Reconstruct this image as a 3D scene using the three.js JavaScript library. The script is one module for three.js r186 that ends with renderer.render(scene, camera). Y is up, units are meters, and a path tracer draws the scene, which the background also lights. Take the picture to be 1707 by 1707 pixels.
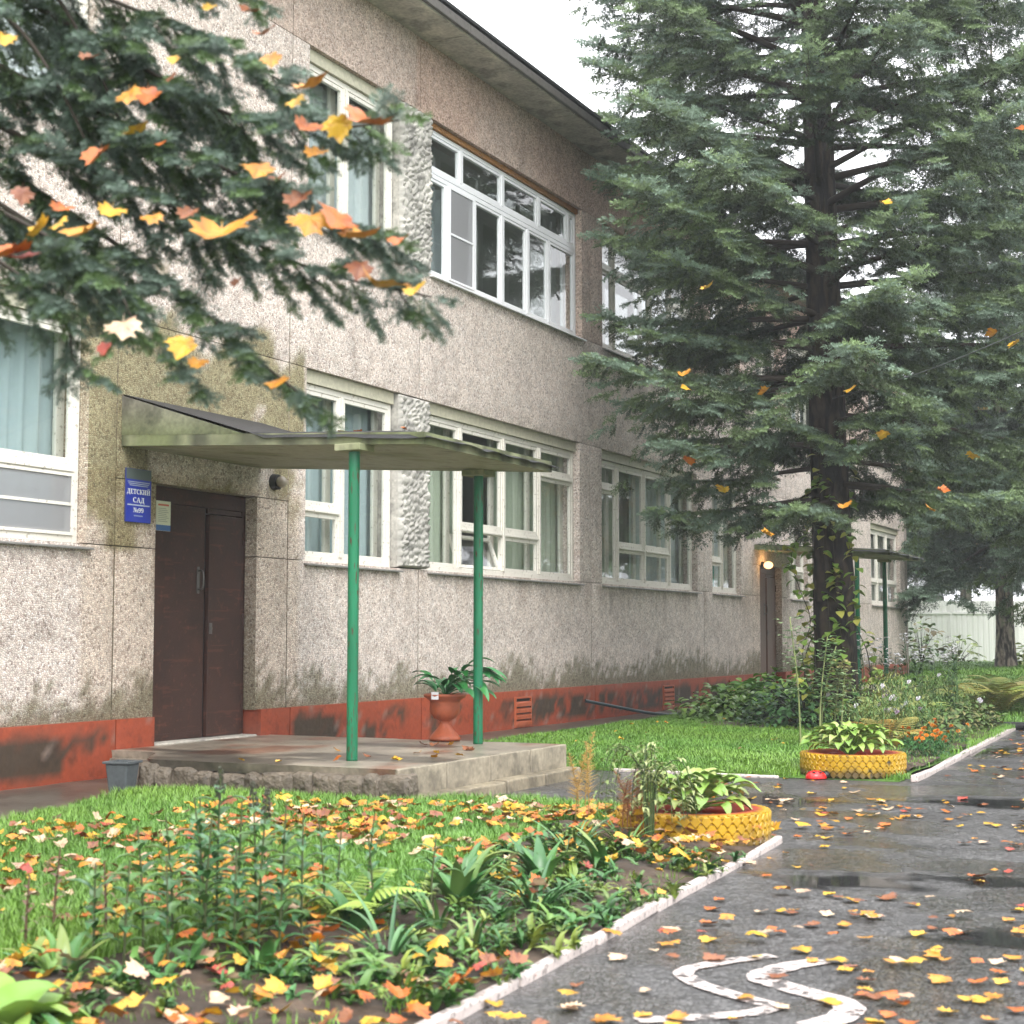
import * as THREE from 'three';
import { mergeGeometries } from 'three/addons/utils/BufferGeometryUtils.js';
import { RoundedBoxGeometry } from 'three/addons/geometries/RoundedBoxGeometry.js';

// ---------------------------------------------------------------- camera, sky, sun, exposure
const scene = new THREE.Scene();
const camera = new THREE.PerspectiveCamera(35.705, 1, 0.05, 600);
camera.position.set(8.6, 1.2, 0);
camera.rotation.order = 'YXZ';
camera.rotation.set(THREE.MathUtils.degToRad(4.4665), THREE.MathUtils.degToRad(25.8356), 0);
camera.updateMatrixWorld(true);
camera.focus = 20; camera.userData.fStop = 5;

const renderer = new THREE.WebGLRenderer({ antialias: true });
renderer.toneMapping = THREE.LinearToneMapping;
renderer.toneMappingExposure = 3.2;
renderer.shadowMap.enabled = true;

{ // overcast sky, brighter overhead
  const W = 64, H = 32, d = new Float32Array(W * H * 4);
  for (let j = 0; j < H; j++) for (let i = 0; i < W; i++) {
    const el = ((j + 0.5) / H - 0.5) * Math.PI, s = Math.sin(el), k = (j * W + i) * 4;
    const L = s > 0 ? 0.85 + 0.45 * s : 0.85;
    d[k] = L * 0.985; d[k + 1] = L * 1.0; d[k + 2] = L * 1.035; d[k + 3] = 1;
  }
  const t = new THREE.DataTexture(d, W, H, THREE.RGBAFormat, THREE.FloatType);
  t.mapping = THREE.EquirectangularReflectionMapping; t.magFilter = THREE.LinearFilter; t.minFilter = THREE.LinearFilter; t.needsUpdate = true;
  scene.background = t; scene.environment = t;
}
const sun = new THREE.DirectionalLight(new THREE.Color(1, 0.97, 0.92), 0.8);
sun.position.set(26, 40, 14); sun.target.position.set(2, 0, -16); sun.castShadow = true; sun.shadow.radius = 50;
Object.assign(sun.shadow.camera, { left: -40, right: 40, top: 40, bottom: -40, near: 1, far: 140 }); sun.shadow.mapSize.set(2048, 2048);
scene.add(sun, sun.target);

// ---------------------------------------------------------------- helpers
function RNG(s) { return () => { s |= 0; s = (s + 0x6d2b79f5) | 0; let t = Math.imul(s ^ (s >>> 15), 1 | s); t = (t + Math.imul(t ^ (t >>> 7), 61 | t)) ^ t; return ((t ^ (t >>> 14)) >>> 0) / 4294967296; }; }
const R0 = RNG(11);
const V = (x, y, z) => new THREE.Vector3(x, y, z);
const lerp = (a, b, t) => a + (b - a) * t, clamp = (x, a = 0, b = 1) => Math.min(b, Math.max(a, x));
const sst = (a, b, x) => { const t = clamp((x - a) / (b - a)); return t * t * (3 - 2 * t); };
function h2(i, j, s) { let n = Math.imul(i, 374761393) + Math.imul(j, 668265263) + Math.imul(s, 1274126177); n = Math.imul(n ^ (n >>> 13), 1274126177); return ((n ^ (n >>> 16)) >>> 0) / 4294967296; }
function vn(x, y, s = 0, p = 0) { // value noise, optional period p
  const i = Math.floor(x), j = Math.floor(y), u = x - i, v = y - j, a = u * u * (3 - 2 * u), b = v * v * (3 - 2 * v);
  const w = p ? (k) => ((k % p) + p) % p : (k) => k;
  return lerp(lerp(h2(w(i), w(j), s), h2(w(i + 1), w(j), s), a), lerp(h2(w(i), w(j + 1), s), h2(w(i + 1), w(j + 1), s), a), b);
}
function fbm(x, y, s = 0, o = 4, p = 0) { let r = 0, a = 0.5, f = 1; for (let k = 0; k < o; k++) { r += a * vn(x * f, y * f, s + k * 17, p ? p * f : 0); a /= 2; f *= 2; } return r / (1 - Math.pow(0.5, o)); }
const counts = {};
function numbered(n) { const k = counts[n] = (counts[n] ?? -1) + 1; return k ? n + '_' + String(k).padStart(3, '0') : n; }
function shadow(o) { o.castShadow = true; o.receiveShadow = true; return o; }
function mesh(name, geo, mat, parent) { const m = shadow(new THREE.Mesh(geo, mat)); m.name = parent && parent !== scene ? name : numbered(name); (parent || scene).add(m); return m; }
function tag(o, label, category, group) { Object.assign(o.userData, { label, category }); if (group) o.userData.group = group; return o; }
function thing(name, label, category, p = [0, 0, 0], turn = 0, group) { const g = new THREE.Group(); g.name = numbered(name); g.position.set(...p); g.rotation.y = turn; scene.add(g); return tag(g, label, category, group); }
function struct(name, geo, mat) { const m = mesh(name, geo, mat); m.userData.kind = 'structure'; return m; }
function stuff(name, inst, label, category) { shadow(inst); inst.name = numbered(name); inst.userData = { kind: 'stuff', label, category }; scene.add(inst); return inst; }
function merge(list) { const l = list.map((g) => { const q = g.index ? g.toNonIndexed() : g; for (const k of Object.keys(q.attributes)) if (!['position', 'normal', 'uv', 'color'].includes(k)) q.deleteAttribute(k); return q; }); return l.length === 1 ? l[0] : mergeGeometries(l); }
function box(x0, x1, y0, y1, z0, z1, r = 0) { // bounds; uv in metres
  const sx = Math.abs(x1 - x0), sy = Math.abs(y1 - y0), sz = Math.abs(z1 - z0);
  let g = r ? new RoundedBoxGeometry(sx, sy, sz, 1, Math.min(r, sx / 2.2, sy / 2.2, sz / 2.2)) : new THREE.BoxGeometry(sx, sy, sz);
  g.translate((x0 + x1) / 2, (y0 + y1) / 2, (z0 + z1) / 2);
  if (g.index) g = g.toNonIndexed();
  return uvBox(g);
}
function uvBox(g) { // uv in metres from the dominant axis
  if (g.index) g = g.toNonIndexed();
  const p = g.attributes.position, uv = new Float32Array(p.count * 2), a = V(), b = V(), c = V();
  for (let i = 0; i < p.count; i += 3) {
    a.fromBufferAttribute(p, i); b.fromBufferAttribute(p, i + 1); c.fromBufferAttribute(p, i + 2);
    const n = b.clone().sub(a).cross(c.clone().sub(a)), ax = Math.abs(n.x), ay = Math.abs(n.y), az = Math.abs(n.z);
    [a, b, c].forEach((q, k) => { const [u, v] = ax >= ay && ax >= az ? [-q.z, q.y] : ay >= az ? [q.x, -q.z] : [q.x, q.y]; uv[(i + k) * 2] = u; uv[(i + k) * 2 + 1] = v; });
  }
  g.setAttribute('uv', new THREE.BufferAttribute(uv, 2)); return g;
}
function paint(g, f) { const p = g.attributes.position, c = new Float32Array(p.count * 3); for (let i = 0; i < p.count; i++) { const q = f(p.getX(i), p.getY(i), p.getZ(i)); c[i * 3] = q[0]; c[i * 3 + 1] = q[1]; c[i * 3 + 2] = q[2]; } g.setAttribute('color', new THREE.BufferAttribute(c, 3)); return g; }
function warp(g, f) { const p = g.attributes.position; for (let i = 0; i < p.count; i++) { const q = f(p.getX(i), p.getY(i), p.getZ(i)); p.setXYZ(i, q[0], q[1], q[2]); } g.computeVertexNormals(); return g; }
function tube(pts, r0, r1 = r0, seg = 8, rad = 6) { // tapered tube
  const c = new THREE.CatmullRomCurve3(pts.map((p) => Array.isArray(p) ? V(...p) : p)), g = new THREE.TubeGeometry(c, seg, 1, rad), p = g.attributes.position;
  for (let i = 0; i <= seg; i++) { const o = c.getPointAt(i / seg), r = lerp(r0, r1, i / seg); for (let j = 0; j <= rad; j++) { const k = i * (rad + 1) + j; p.setXYZ(k, o.x + (p.getX(k) - o.x) * r, o.y + (p.getY(k) - o.y) * r, o.z + (p.getZ(k) - o.z) * r); } }
  return g;
}
function gridGeo(pts, nu, nv) { // pts[(nv+1)*(nu+1)] arrays
  const pos = new Float32Array(pts.length * 3), uv = new Float32Array(pts.length * 2), idx = [];
  pts.forEach((p, i) => { pos.set(p.slice(0, 3), i * 3); uv[i * 2] = (i % (nu + 1)) / nu; uv[i * 2 + 1] = Math.floor(i / (nu + 1)) / nv; });
  for (let j = 0; j < nv; j++) for (let i = 0; i < nu; i++) { const a = j * (nu + 1) + i, b = a + 1, c = a + nu + 1, d = c + 1; idx.push(a, b, d, a, d, c); }
  const g = new THREE.BufferGeometry(); g.setAttribute('position', new THREE.BufferAttribute(pos, 3)); g.setAttribute('uv', new THREE.BufferAttribute(uv, 2)); g.setIndex(idx); g.computeVertexNormals(); return g;
}
function tris(list) { // list of [ax,ay,az,bx..] flat
  const pos = new Float32Array(list.flat()), g = new THREE.BufferGeometry(); g.setAttribute('position', new THREE.BufferAttribute(pos, 3)); g.setAttribute('uv', new THREE.BufferAttribute(new Float32Array(pos.length / 3 * 2), 2)); g.computeVertexNormals(); return g;
}
function basis(p, d, up = V(0, 1, 0), s = 1) { // local x along d, local y close to up
  const x = d.clone().normalize(), z = x.clone().cross(up); if (z.lengthSq() < 1e-6) z.set(0, 0, 1); z.normalize(); const y = z.clone().cross(x);
  return new THREE.Matrix4().makeBasis(x.multiplyScalar(s), y.multiplyScalar(s), z.multiplyScalar(s)).setPosition(p);
}
function inst(geo, mat, mats, cols) { const m = new THREE.InstancedMesh(geo, mat, mats.length); mats.forEach((q, i) => { m.setMatrixAt(i, q); if (cols) m.setColorAt(i, cols[i]); }); return shadow(m); }
const C = (r, g, b) => new THREE.Color().setRGB(r, g, b);
const M4 = (x, y, z, rx = 0, ry = 0, rz = 0, s = 1) => new THREE.Matrix4().compose(V(x, y, z), new THREE.Quaternion().setFromEuler(new THREE.Euler(rx, ry, rz, 'YXZ')), typeof s === 'number' ? V(s, s, s) : V(...s));
function inPoly(x, z, P) { let c = false; for (let i = 0, j = P.length - 1; i < P.length; j = i++) if ((P[i][1] > z) !== (P[j][1] > z) && x < (P[j][0] - P[i][0]) * (z - P[i][1]) / (P[j][1] - P[i][1]) + P[i][0]) c = !c; return c; }

// ---------------------------------------------------------------- textures and materials
function tex(n, f, srgb, rep = 1) {
  const d = new Uint8Array(n * n * 4);
  for (let j = 0; j < n; j++) for (let i = 0; i < n; i++) { const q = f(i / n, j / n, i, j), k = (j * n + i) * 4; const a = typeof q === 'number' ? [q, q, q] : q; d[k] = clamp(a[0]) * 255; d[k + 1] = clamp(a[1]) * 255; d[k + 2] = clamp(a[2]) * 255; d[k + 3] = 255; }
  const t = new THREE.DataTexture(d, n, n); t.wrapS = t.wrapT = THREE.RepeatWrapping; t.magFilter = THREE.LinearFilter; t.minFilter = THREE.LinearMipmapLinearFilter; t.generateMipmaps = true;
  if (srgb) t.colorSpace = THREE.SRGBColorSpace; t.repeat.set(rep, rep); t.needsUpdate = true; return t;
}
function worley(n, cells, seed) { // tiling worley: returns fn(u,v)->[d1,d2,id]
  return (u, v) => { const x = u * cells, y = v * cells, i = Math.floor(x), j = Math.floor(y); let a = 9, b = 9, id = 0;
    for (let q = -1; q <= 1; q++) for (let p = -1; p <= 1; p++) { const I = ((i + p) % cells + cells) % cells, J = ((j + q) % cells + cells) % cells; const dx = i + p + h2(I, J, seed) - x, dy = j + q + h2(I, J, seed + 1) - y, d = Math.hypot(dx, dy); if (d < a) { b = a; a = d; id = h2(I, J, seed + 2); } else if (d < b) b = d; }
    return [a, b, id]; };
}
const std = (o) => new THREE.MeshStandardMaterial(o), phys = (o) => new THREE.MeshPhysicalMaterial(o);
// pebble-dash: 2 m tile
const wPeb = worley(1024, 116, 5);
const pebC = tex(1024, (u, v) => {
  const [a, b, id] = wPeb(u, v), e = sst(0.0, 0.3, b - a), cl = fbm(u * 30, v * 30, 3, 3, 30), big = fbm(u * 5, v * 5, 9, 3, 5);
  const pal = id < 0.35 ? [0.87, 0.84, 0.815] : id < 0.6 ? [0.8, 0.765, 0.74] : id < 0.8 ? [0.765, 0.715, 0.685] : id < 0.95 ? [0.9, 0.885, 0.875] : [0.62, 0.575, 0.545];
  const k = lerp(0.78, 1.02, e) * lerp(0.95, 1.02, sst(0.3, 0.62, cl)) * lerp(0.95, 1.04, big); return pal.map((c) => c * k);
}, true, 0.5);
const pebB = tex(1024, (u, v) => { const [a, b] = wPeb(u, v), cl = fbm(u * 30, v * 30, 3, 3, 30); return 0.7 * sst(0, 0.45, b - a) + 0.3 * sst(0.25, 0.7, cl); }, false, 0.5);
const conC = tex(512, (u, v) => { const a = fbm(u * 6, v * 6, 21, 5, 6), b = fbm(u * 60, v * 60, 22, 2, 60), s = sst(0.55, 0.7, fbm(u * 9, v * 9, 23, 4, 9)); const k = 0.55 + 0.3 * a + 0.18 * (b - 0.5) - 0.1 * s; return [k, k * 0.97, k * 0.91]; }, true, 0.6);
const conB = tex(512, (u, v) => 0.6 * fbm(u * 60, v * 60, 31, 3, 60) + 0.4 * fbm(u * 12, v * 12, 32, 3, 12), false, 0.6);
const barkC = tex(512, (u, v) => { const r = fbm(u * 14 + 2 * fbm(u * 6, v * 6, 43, 2, 6), v * 9, 41, 4), k = 0.25 + 0.5 * sst(0.3, 0.7, r), m = sst(0.55, 0.75, fbm(u * 5, v * 5, 44, 4, 5)) * 0.4; return [k * lerp(0.75, 0.55, m), k * lerp(0.66, 0.6, m), k * lerp(0.58, 0.4, m)]; }, true);
const barkB = tex(512, (u, v) => fbm(u * 14 + 2 * fbm(u * 6, v * 6, 43, 2, 6), v * 9, 41, 4), false);
const wAsp = worley(1024, 120, 70);
// wet asphalt, 2.5 m tile: dark binder, grey chips; puddles in the roughness of a separate broad sheet
const aspC = tex(1024, (u, v) => { const [a, b, id] = wAsp(u, v), e = sst(0.05, 0.3, b - a), L = fbm(u * 7, v * 7, 71, 4, 7); const k = (0.235 + 0.19 * id * e) * lerp(0.82, 1.2, L); return [k * 1.0, k * 0.985, k * 0.98]; }, true, 0.4);
const aspB = tex(1024, (u, v) => { const [a, b] = wAsp(u, v); return 0.6 * sst(0, 0.5, b - a) + 0.4 * fbm(u * 30, v * 30, 74, 3, 30); }, false, 0.4);
const aspR = tex(512, (u, v) => { const w = fbm(u * 8, v * 8, 77, 4, 8), f = fbm(u * 90, v * 90, 78, 2, 90); return clamp(0.15 + 0.33 * sst(0.42, 0.62, w) + 0.2 * (f - 0.5)); }, false, 0.4 / 1.7);
const soilC = tex(512, (u, v) => { const a = fbm(u * 10, v * 10, 81, 5, 10), b = vn(u * 120, v * 120, 82, 120); const k = 0.12 + 0.2 * a + 0.1 * b * a; return [k * 1.1, k * 0.9, k * 0.72]; }, true, 0.7);
const turfC = tex(512, (u, v) => { const a = fbm(u * 12, v * 12, 85, 5, 12), b = vn(u * 150, v * 150, 86, 150); return [0.16 + 0.14 * a + 0.06 * b, 0.24 + 0.2 * a + 0.12 * b, 0.07 + 0.06 * a]; }, true, 0.7);
const woodG = tex(512, (u, v) => { const g = fbm(u * 40, v * 2.2, 91, 4), c = fbm(u * 6, v * 6, 92, 3); return 0.75 + 0.2 * g + 0.1 * c; }, true, 1);
const chip = tex(512, (u, v) => { const c = 0.4 * sst(0.7, 0.76, fbm(u * 34, v * 34, 95, 4, 34)), d = fbm(u * 5, v * 5, 96, 4, 5); return [lerp(0.9 + 0.08 * d, 0.5, c), lerp(0.89 + 0.08 * d, 0.46, c), lerp(0.86 + 0.08 * d, 0.41, c)]; }, true, 1.2);
const kerbC = tex(512, (u, v) => { const c = 0.75 * sst(0.6, 0.68, fbm(u * 30, v * 30, 97, 4, 30)), d = fbm(u * 50, v * 50, 98, 2, 50); const k = lerp(0.92, 0.5, c * 0.8) - 0.1 * d; return [k, k * 0.96, k * 0.94]; }, true, 1.5);
const speck = tex(512, (u, v) => 0.86 + 0.14 * fbm(u * 30, v * 30, 99, 4, 30) - 0.1 * sst(0.6, 0.75, fbm(u * 9, v * 9, 100, 4, 9)), true, 1);
const speckB = tex(256, (u, v) => fbm(u * 30, v * 30, 101, 3, 30), false, 2);

const M = {
  peb: std({ map: pebC, bumpMap: pebB, bumpScale: 0.009, roughness: 0.92, vertexColors: true }),
  relief: std({ map: conC, color: C(0.93, 0.95, 0.99), bumpMap: conB, bumpScale: 0.004, roughness: 0.9 }),
  plinth: std({ map: speck, bumpMap: conB, bumpScale: 0.004, roughness: 0.6, vertexColors: true }),
  con: std({ map: conC, bumpMap: conB, bumpScale: 0.004, roughness: 0.55, vertexColors: true }),
  conStep: std({ map: conC, bumpMap: conB, bumpScale: 0.003, roughness: 0.34, vertexColors: true }),
  conPlain: std({ map: conC, bumpMap: conB, bumpScale: 0.003, roughness: 0.85 }),
  conWet: std({ map: conC, color: C(0.19, 0.185, 0.175), bumpMap: conB, bumpScale: 0.003, roughness: 0.3 }),
  stone: std({ map: conC, color: C(0.3, 0.26, 0.22), bumpMap: conB, bumpScale: 0.025, roughness: 0.7 }),
  fascia: std({ color: C(0.13, 0.12, 0.11), map: speck, roughness: 0.7 }),
  felt: std({ color: C(0.03, 0.03, 0.032), map: speck, bumpMap: speckB, bumpScale: 0.004, roughness: 0.6 }),
  white: std({ map: chip, color: C(0.86, 0.84, 0.81), roughness: 0.5 }),
  cream: std({ map: speck, color: C(0.56, 0.53, 0.4), roughness: 0.6 }),
  pvc: std({ color: C(0.82, 0.83, 0.85), roughness: 0.3 }),
  darkGap: std({ color: C(0.02, 0.019, 0.018), roughness: 0.95 }),
  glass: phys({ color: C(0.93, 0.96, 0.95), transmission: 1, thickness: 0, roughness: 0.02, ior: 1.75, specularIntensity: 1 }),
  mesh: std({ color: C(0.3, 0.3, 0.31), roughness: 0.9, transparent: true, opacity: 0.72 }),
  sillM: std({ map: speck, color: C(0.3, 0.29, 0.27), roughness: 0.5, metalness: 0.3 }),
  foam: std({ color: C(0.42, 0.2, 0.06), map: speck, bumpMap: speckB, bumpScale: 0.02, roughness: 0.95 }),
  curtB: std({ color: C(0.46, 0.53, 0.56), roughness: 0.95 }),
  curtW: std({ color: C(0.62, 0.65, 0.68), roughness: 0.95 }),
  curtReflect: std({ color: C(0.5, 0.53, 0.43), roughness: 0.95 }),  // pale green of the reflections in the glass put into the curtain colour
  room: std({ color: C(0.6, 0.59, 0.54), roughness: 0.95 }),
  door: std({ map: tex(512, (u, v) => { const d = fbm(u * 5, v * 5, 145, 5, 5), s = sst(0.66, 0.72, fbm(u * 3, v * 28, 146, 4)), w = sst(0.7, 0.74, fbm(u * 26, v * 26, 147, 4, 26)); const k = 0.82 + 0.3 * (d - 0.5); return [k + 0.25 * s + 0.2 * w, k + 0.22 * s + 0.2 * w, k + 0.2 * s + 0.2 * w].map((q) => q * 0.8); }, true, 0.9), color: C(0.1, 0.034, 0.018), bumpMap: speckB, bumpScale: 0.002, roughness: 0.62 }),
  door2: std({ map: woodG, color: C(0.15, 0.08, 0.055), bumpMap: woodG, bumpScale: 0.002, roughness: 0.45 }),
  metal: std({ color: C(0.16, 0.15, 0.14), metalness: 0.8, roughness: 0.5 }),
  green: std({ map: tex(512, (u, v) => { const c = sst(0.66, 0.7, fbm(u * 24, v * 24, 143, 5, 24)), d = fbm(u * 6, v * 6, 144, 4, 6); return [lerp(0.02 + 0.06 * d, 0.3, c), lerp(0.37 + 0.12 * d, 0.2, c), lerp(0.24 + 0.09 * d, 0.12, c)]; }, true, 1), bumpMap: speckB, bumpScale: 0.001, roughness: 0.38 }),
  soffit: std({ map: speck, roughness: 0.7, vertexColors: true }),
  terra: std({ map: speck, color: C(0.42, 0.1, 0.04), roughness: 0.55 }),
  grey: std({ map: speck, color: C(0.1, 0.115, 0.12), roughness: 0.45 }),
  black: std({ color: C(0.015, 0.015, 0.016), roughness: 0.4 }),
  asphalt: std({ map: aspC, bumpMap: aspB, bumpScale: 0.0035, roughnessMap: aspR, roughness: 1 }),
  water: std({ color: C(0.028, 0.028, 0.029), roughness: 0.04, transparent: true, alphaMap: tex(256, (u, v) => { const d = 2 * Math.hypot(u - 0.5, v - 0.5); return 0.85 * sst(0.3, 0.74, 1.0 - d * 0.75 + 0.9 * (fbm(u * 7 + 3, v * 7, 140, 5) - 0.55)) * sst(1, 0.9, d); }, false) }),
  soil: std({ map: soilC, bumpMap: soilC, bumpScale: 0.03, roughness: 0.85 }),
  turf: std({ map: turfC, bumpMap: turfC, bumpScale: 0.03, roughness: 0.95 }),
  roadPaint: std({ map: kerbC, color: C(0.74, 0.71, 0.7), roughness: 0.5, transparent: true, alphaMap: tex(512, (u, v) => 1 - 0.85 * sst(0.6, 0.68, fbm(u * 20, v * 20, 141, 5, 20)) * sst(0.42, 0.6, fbm(u * 4, v * 4, 142, 3, 4) + 0.1), false, 1.3) }),
  kerb: std({ map: kerbC, color: C(0.78, 0.74, 0.72), bumpMap: conB, bumpScale: 0.004, roughness: 0.6 }),
  bark: std({ map: barkC, color: C(0.16, 0.145, 0.13), bumpMap: barkB, bumpScale: 0.03, roughness: 0.95 }),
  barkL: std({ map: barkC, color: C(1.0, 1.08, 1.15), bumpMap: barkB, bumpScale: 0.03, roughness: 0.95 }),
  twig: std({ color: C(0.045, 0.035, 0.027), roughness: 0.95 }),
  needle: std({ color: C(1, 1, 1), roughness: 0.55 }),
  leafI: std({ color: C(1, 1, 1), roughness: 0.4 }),
  tyre: std({ map: speck, roughness: 0.38, vertexColors: true }),
};
const leafM = (r, g, b, rough = 0.36) => phys({ color: C(r, g, b), roughness: rough, transmission: 0.25, thickness: 0 });
const leafS = (r, g, b, rough = 0.36) => std({ color: C(r, g, b), roughness: rough });
// ---------------------------------------------------------------- ground
const gh = (x, z) => 0.35 * sst(-26, -47, z);
const nearLawn = [[3.2, -1.5], [2.3, -4.5], [1.73, -7.25], [1.05, -9.2], [1.25, -9.5], [3.2, -9.58], [3.28, -9.98], [3.8, -10.15], [4.7, -9.85], [5.35, -9.75], [5.92, -9.2], [6.12, -6.6], [6.28, -4.2], [6.46, -1.5]];
const farLawn = [[1.05, -13.2], [4.98, -13.2], [5.79, -13.3], [5.42, -21.3], [5.0, -32], [4.4, -47.4], [-8, -47.4], [-8, -41.4], [0.75, -41.2], [0.75, -20], [0.9, -15]];
function sheet(poly, step, hf, m = 1) { // grid over a polygon (x,z), edge vertices pulled onto it by the cell test
  let x0 = 1e9, x1 = -1e9, z0 = 1e9, z1 = -1e9; for (const [x, z] of poly) { x0 = Math.min(x0, x); x1 = Math.max(x1, x); z0 = Math.min(z0, z); z1 = Math.max(z1, z); }
  const out = [], nx = Math.ceil((x1 - x0) / step), nz = Math.ceil((z1 - z0) / step), pos = [], uv = [], idx = [], id = new Map();
  const vtx = (i, j) => { const k = i * 10000 + j; if (!id.has(k)) { const x = x0 + i * step, z = z0 + j * step; id.set(k, pos.length / 3); pos.push(x, hf(x, z), z); uv.push(x, -z); } return id.get(k); };
  for (let i = 0; i < nx; i++) for (let j = 0; j < nz; j++) if (inPoly(x0 + (i + 0.5) * step, z0 + (j + 0.5) * step, poly)) { const a = vtx(i, j), b = vtx(i + 1, j), c = vtx(i, j + 1), d = vtx(i + 1, j + 1); idx.push(a, c, b, b, c, d); }
  const g = new THREE.BufferGeometry(); g.setAttribute('position', new THREE.Float32BufferAttribute(pos, 3)); g.setAttribute('uv', new THREE.Float32BufferAttribute(uv, 2)); g.setIndex(idx); g.computeVertexNormals(); return g;
}
{ // ground to the horizon
  const pts = [], xs = [-400, -150, -60, -30, -15, -8, 0, 8, 16, 30, 60, 150, 400], zs = [400, 150, 50, 10, 0, -10, -20, -26, -29, -32, -35, -38, -41, -44, -47, -60, -100, -200, -500];
  for (const z of zs) for (const x of xs) pts.push([x, gh(x, z) - 0.02, z]);
  const g = gridGeo(pts, xs.length - 1, zs.length - 1), uv = g.attributes.uv, p = g.attributes.position; for (let i = 0; i < p.count; i++) uv.setXY(i, p.getX(i), p.getZ(i));
  struct('ground', g, M.turf);
}
struct('asphalt_path', sheet([[5.0, 4], [20, 4], [20, -62], [4.2, -62], [5.05, -21.3], [5.4, -13.55], [2.0, -13.5], [0.5, -13.3], [0.5, -9.2], [5.5, -9.0], [5.7, -6.6], [5.95, -1.5]].map(([x, z]) => [x, z]), 0.25, (x, z) => gh(x, z) + 0.004), M.asphalt);
[[6.65, -7.8, 1.25, 0.8, 0.3], [6.75, -11.9, 2.0, 1.0, 0.8], [7.25, -8.1, 1.2, 0.5, 2.0], [7.6, -6.6, 1.1, 0.6, 1.2], [5.1, -11.4, 1.6, 1.2, 2.6], [5.85, -17.2, 0.7, 2.4, 0.1]].forEach(([x, z, w, d, a]) => { const g = new THREE.PlaneGeometry(1, 1).rotateX(-Math.PI / 2).rotateY(a).scale(w, 1, d).translate(x, 0.0085, z); struct('puddle', g, M.water); });
const apronG = (x, z) => 0.03 + 0.012 * fbm(x * 3, z * 3, 6, 2);
struct('apron_pavement', (() => { const p = []; for (let j = 0; j <= 120; j++) for (let i = 0; i <= 6; i++) { const z = -1 - j * 0.335, w = z > -9.6 ? 1.75 : z > -12.4 ? 1.2 : 1.0; const x = i / 6 * (w + 0.1 * fbm(z * 1.3, 0, 4, 3)); p.push([x, i === 6 ? -0.02 : apronG(x, z) + 0.03 * (1 - i / 6), z]); } const g = gridGeo(p, 6, 120), uv = g.attributes.uv, q = g.attributes.position; for (let i = 0; i < q.count; i++) uv.setXY(i, q.getX(i), q.getZ(i)); return g; })(), M.conWet);
const nearH = (x, z) => (0.03 + 0.05 * sst(0, 1.2, Math.min(x - 1.2, 6 - x)) * sst(-9.8, -8.2, z) + 0.03 * fbm(x * 2.5, z * 2.5, 12, 3)) * lerp(0.3, 1, sst(0.0, 0.4, 5.92 + 0.0659 * (z + 9.1) - x));
const farH = (x, z) => gh(x, z) + 0.007 + (0.023 + 0.03 * fbm(x * 1.5, z * 1.5, 13, 3)) * sst(-13.25, -13.9, z);
const kerbX = (z) => z > -4.2 ? lerp(6.24, 6.42, (z + 4.2) / 2.7) : z > -6.6 ? lerp(6.09, 6.24, (z + 6.6) / 2.4) : lerp(5.92, 6.09, (z + 9.1) / 2.5), inside = (g) => { const p = g.attributes.position; for (let i = 0; i < p.count; i++) p.setX(i, Math.min(p.getX(i), kerbX(p.getZ(i)))); return g; };
struct('lawn', inside(sheet(nearLawn, 0.08, nearH)), M.turf);
struct('lawn', sheet(farLawn, 0.14, farH), M.turf);
// flower beds of dark soil beside the path
const bedNear = [[6.44, -1.5], [6.27, -4.2], [6.12, -6.6], [5.94, -9.1], [5.3, -9.0], [4.75, -8.6], [5.05, -7.2], [5.25, -5.8], [5.05, -4.6], [4.6, -3.2], [4.3, -1.5]];
const bedFar = [[5.72, -13.7], [5.36, -21.3], [4.95, -32], [4.3, -46], [3.4, -46], [3.9, -30], [3.9, -22], [4.2, -18], [4.6, -14.3]];
struct('flowerbed_soil', inside(sheet(bedNear, 0.06, (x, z) => nearH(x, z) + 0.012 + 0.035 * fbm(x * 9, z * 9, 15, 3) * sst(0.03, 0.4, 5.92 + 0.0659 * (z + 9.1) - x))), M.soil);
struct('flowerbed_soil', sheet(bedFar, 0.1, (x, z) => farH(x, z) + 0.012 + 0.04 * fbm(x * 7, z * 7, 16, 3)), M.soil);
// bare soil under the big spruce
struct('flowerbed_soil', (() => { const g = new THREE.CircleGeometry(1.9, 40); g.rotateX(-Math.PI / 2); const p = g.attributes.position; for (let i = 0; i < p.count; i++) { const x = p.getX(i) + 3.2, z = p.getZ(i) * 1.15 - 20.6; p.setXYZ(i, x, farH(x, z) + 0.02, z); g.attributes.uv.setXY(i, x, z); } return g; })(), M.soil);
function kerbLine(pts, w, h, seg, gap) { // white painted kerb of short boards: each board is a part
  const k = new THREE.Group(); k.name = numbered('kerb'); k.userData.kind = 'structure'; scene.add(k);
  const r = RNG(pts.length * 7 + 3);
  for (let i = 0; i + 1 < pts.length; i++) { const [ax, az] = pts[i], [bx, bz] = pts[i + 1], L = Math.hypot(bx - ax, bz - az), n = Math.max(1, Math.round(L / seg)), a = Math.atan2(-(bz - az), bx - ax);
    for (let j = 0; j < n; j++) { const t = (j + 0.5) / n, l = L / n - gap; const b = new THREE.Mesh(uvBox(new RoundedBoxGeometry(l, h, w, 2, 0.012)), M.kerb); shadow(b); b.name = 'kerb_stone'; b.position.set(lerp(ax, bx, t), gh(0, az) + h * 0.32 + 0.008 * (r() - 0.5), lerp(az, bz, t)); b.rotation.set(0.05 * (r() - 0.5), a + 0.025 * (r() - 0.5), 0.02 * (r() - 0.5)); k.add(b); } }
  return k;
}
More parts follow.
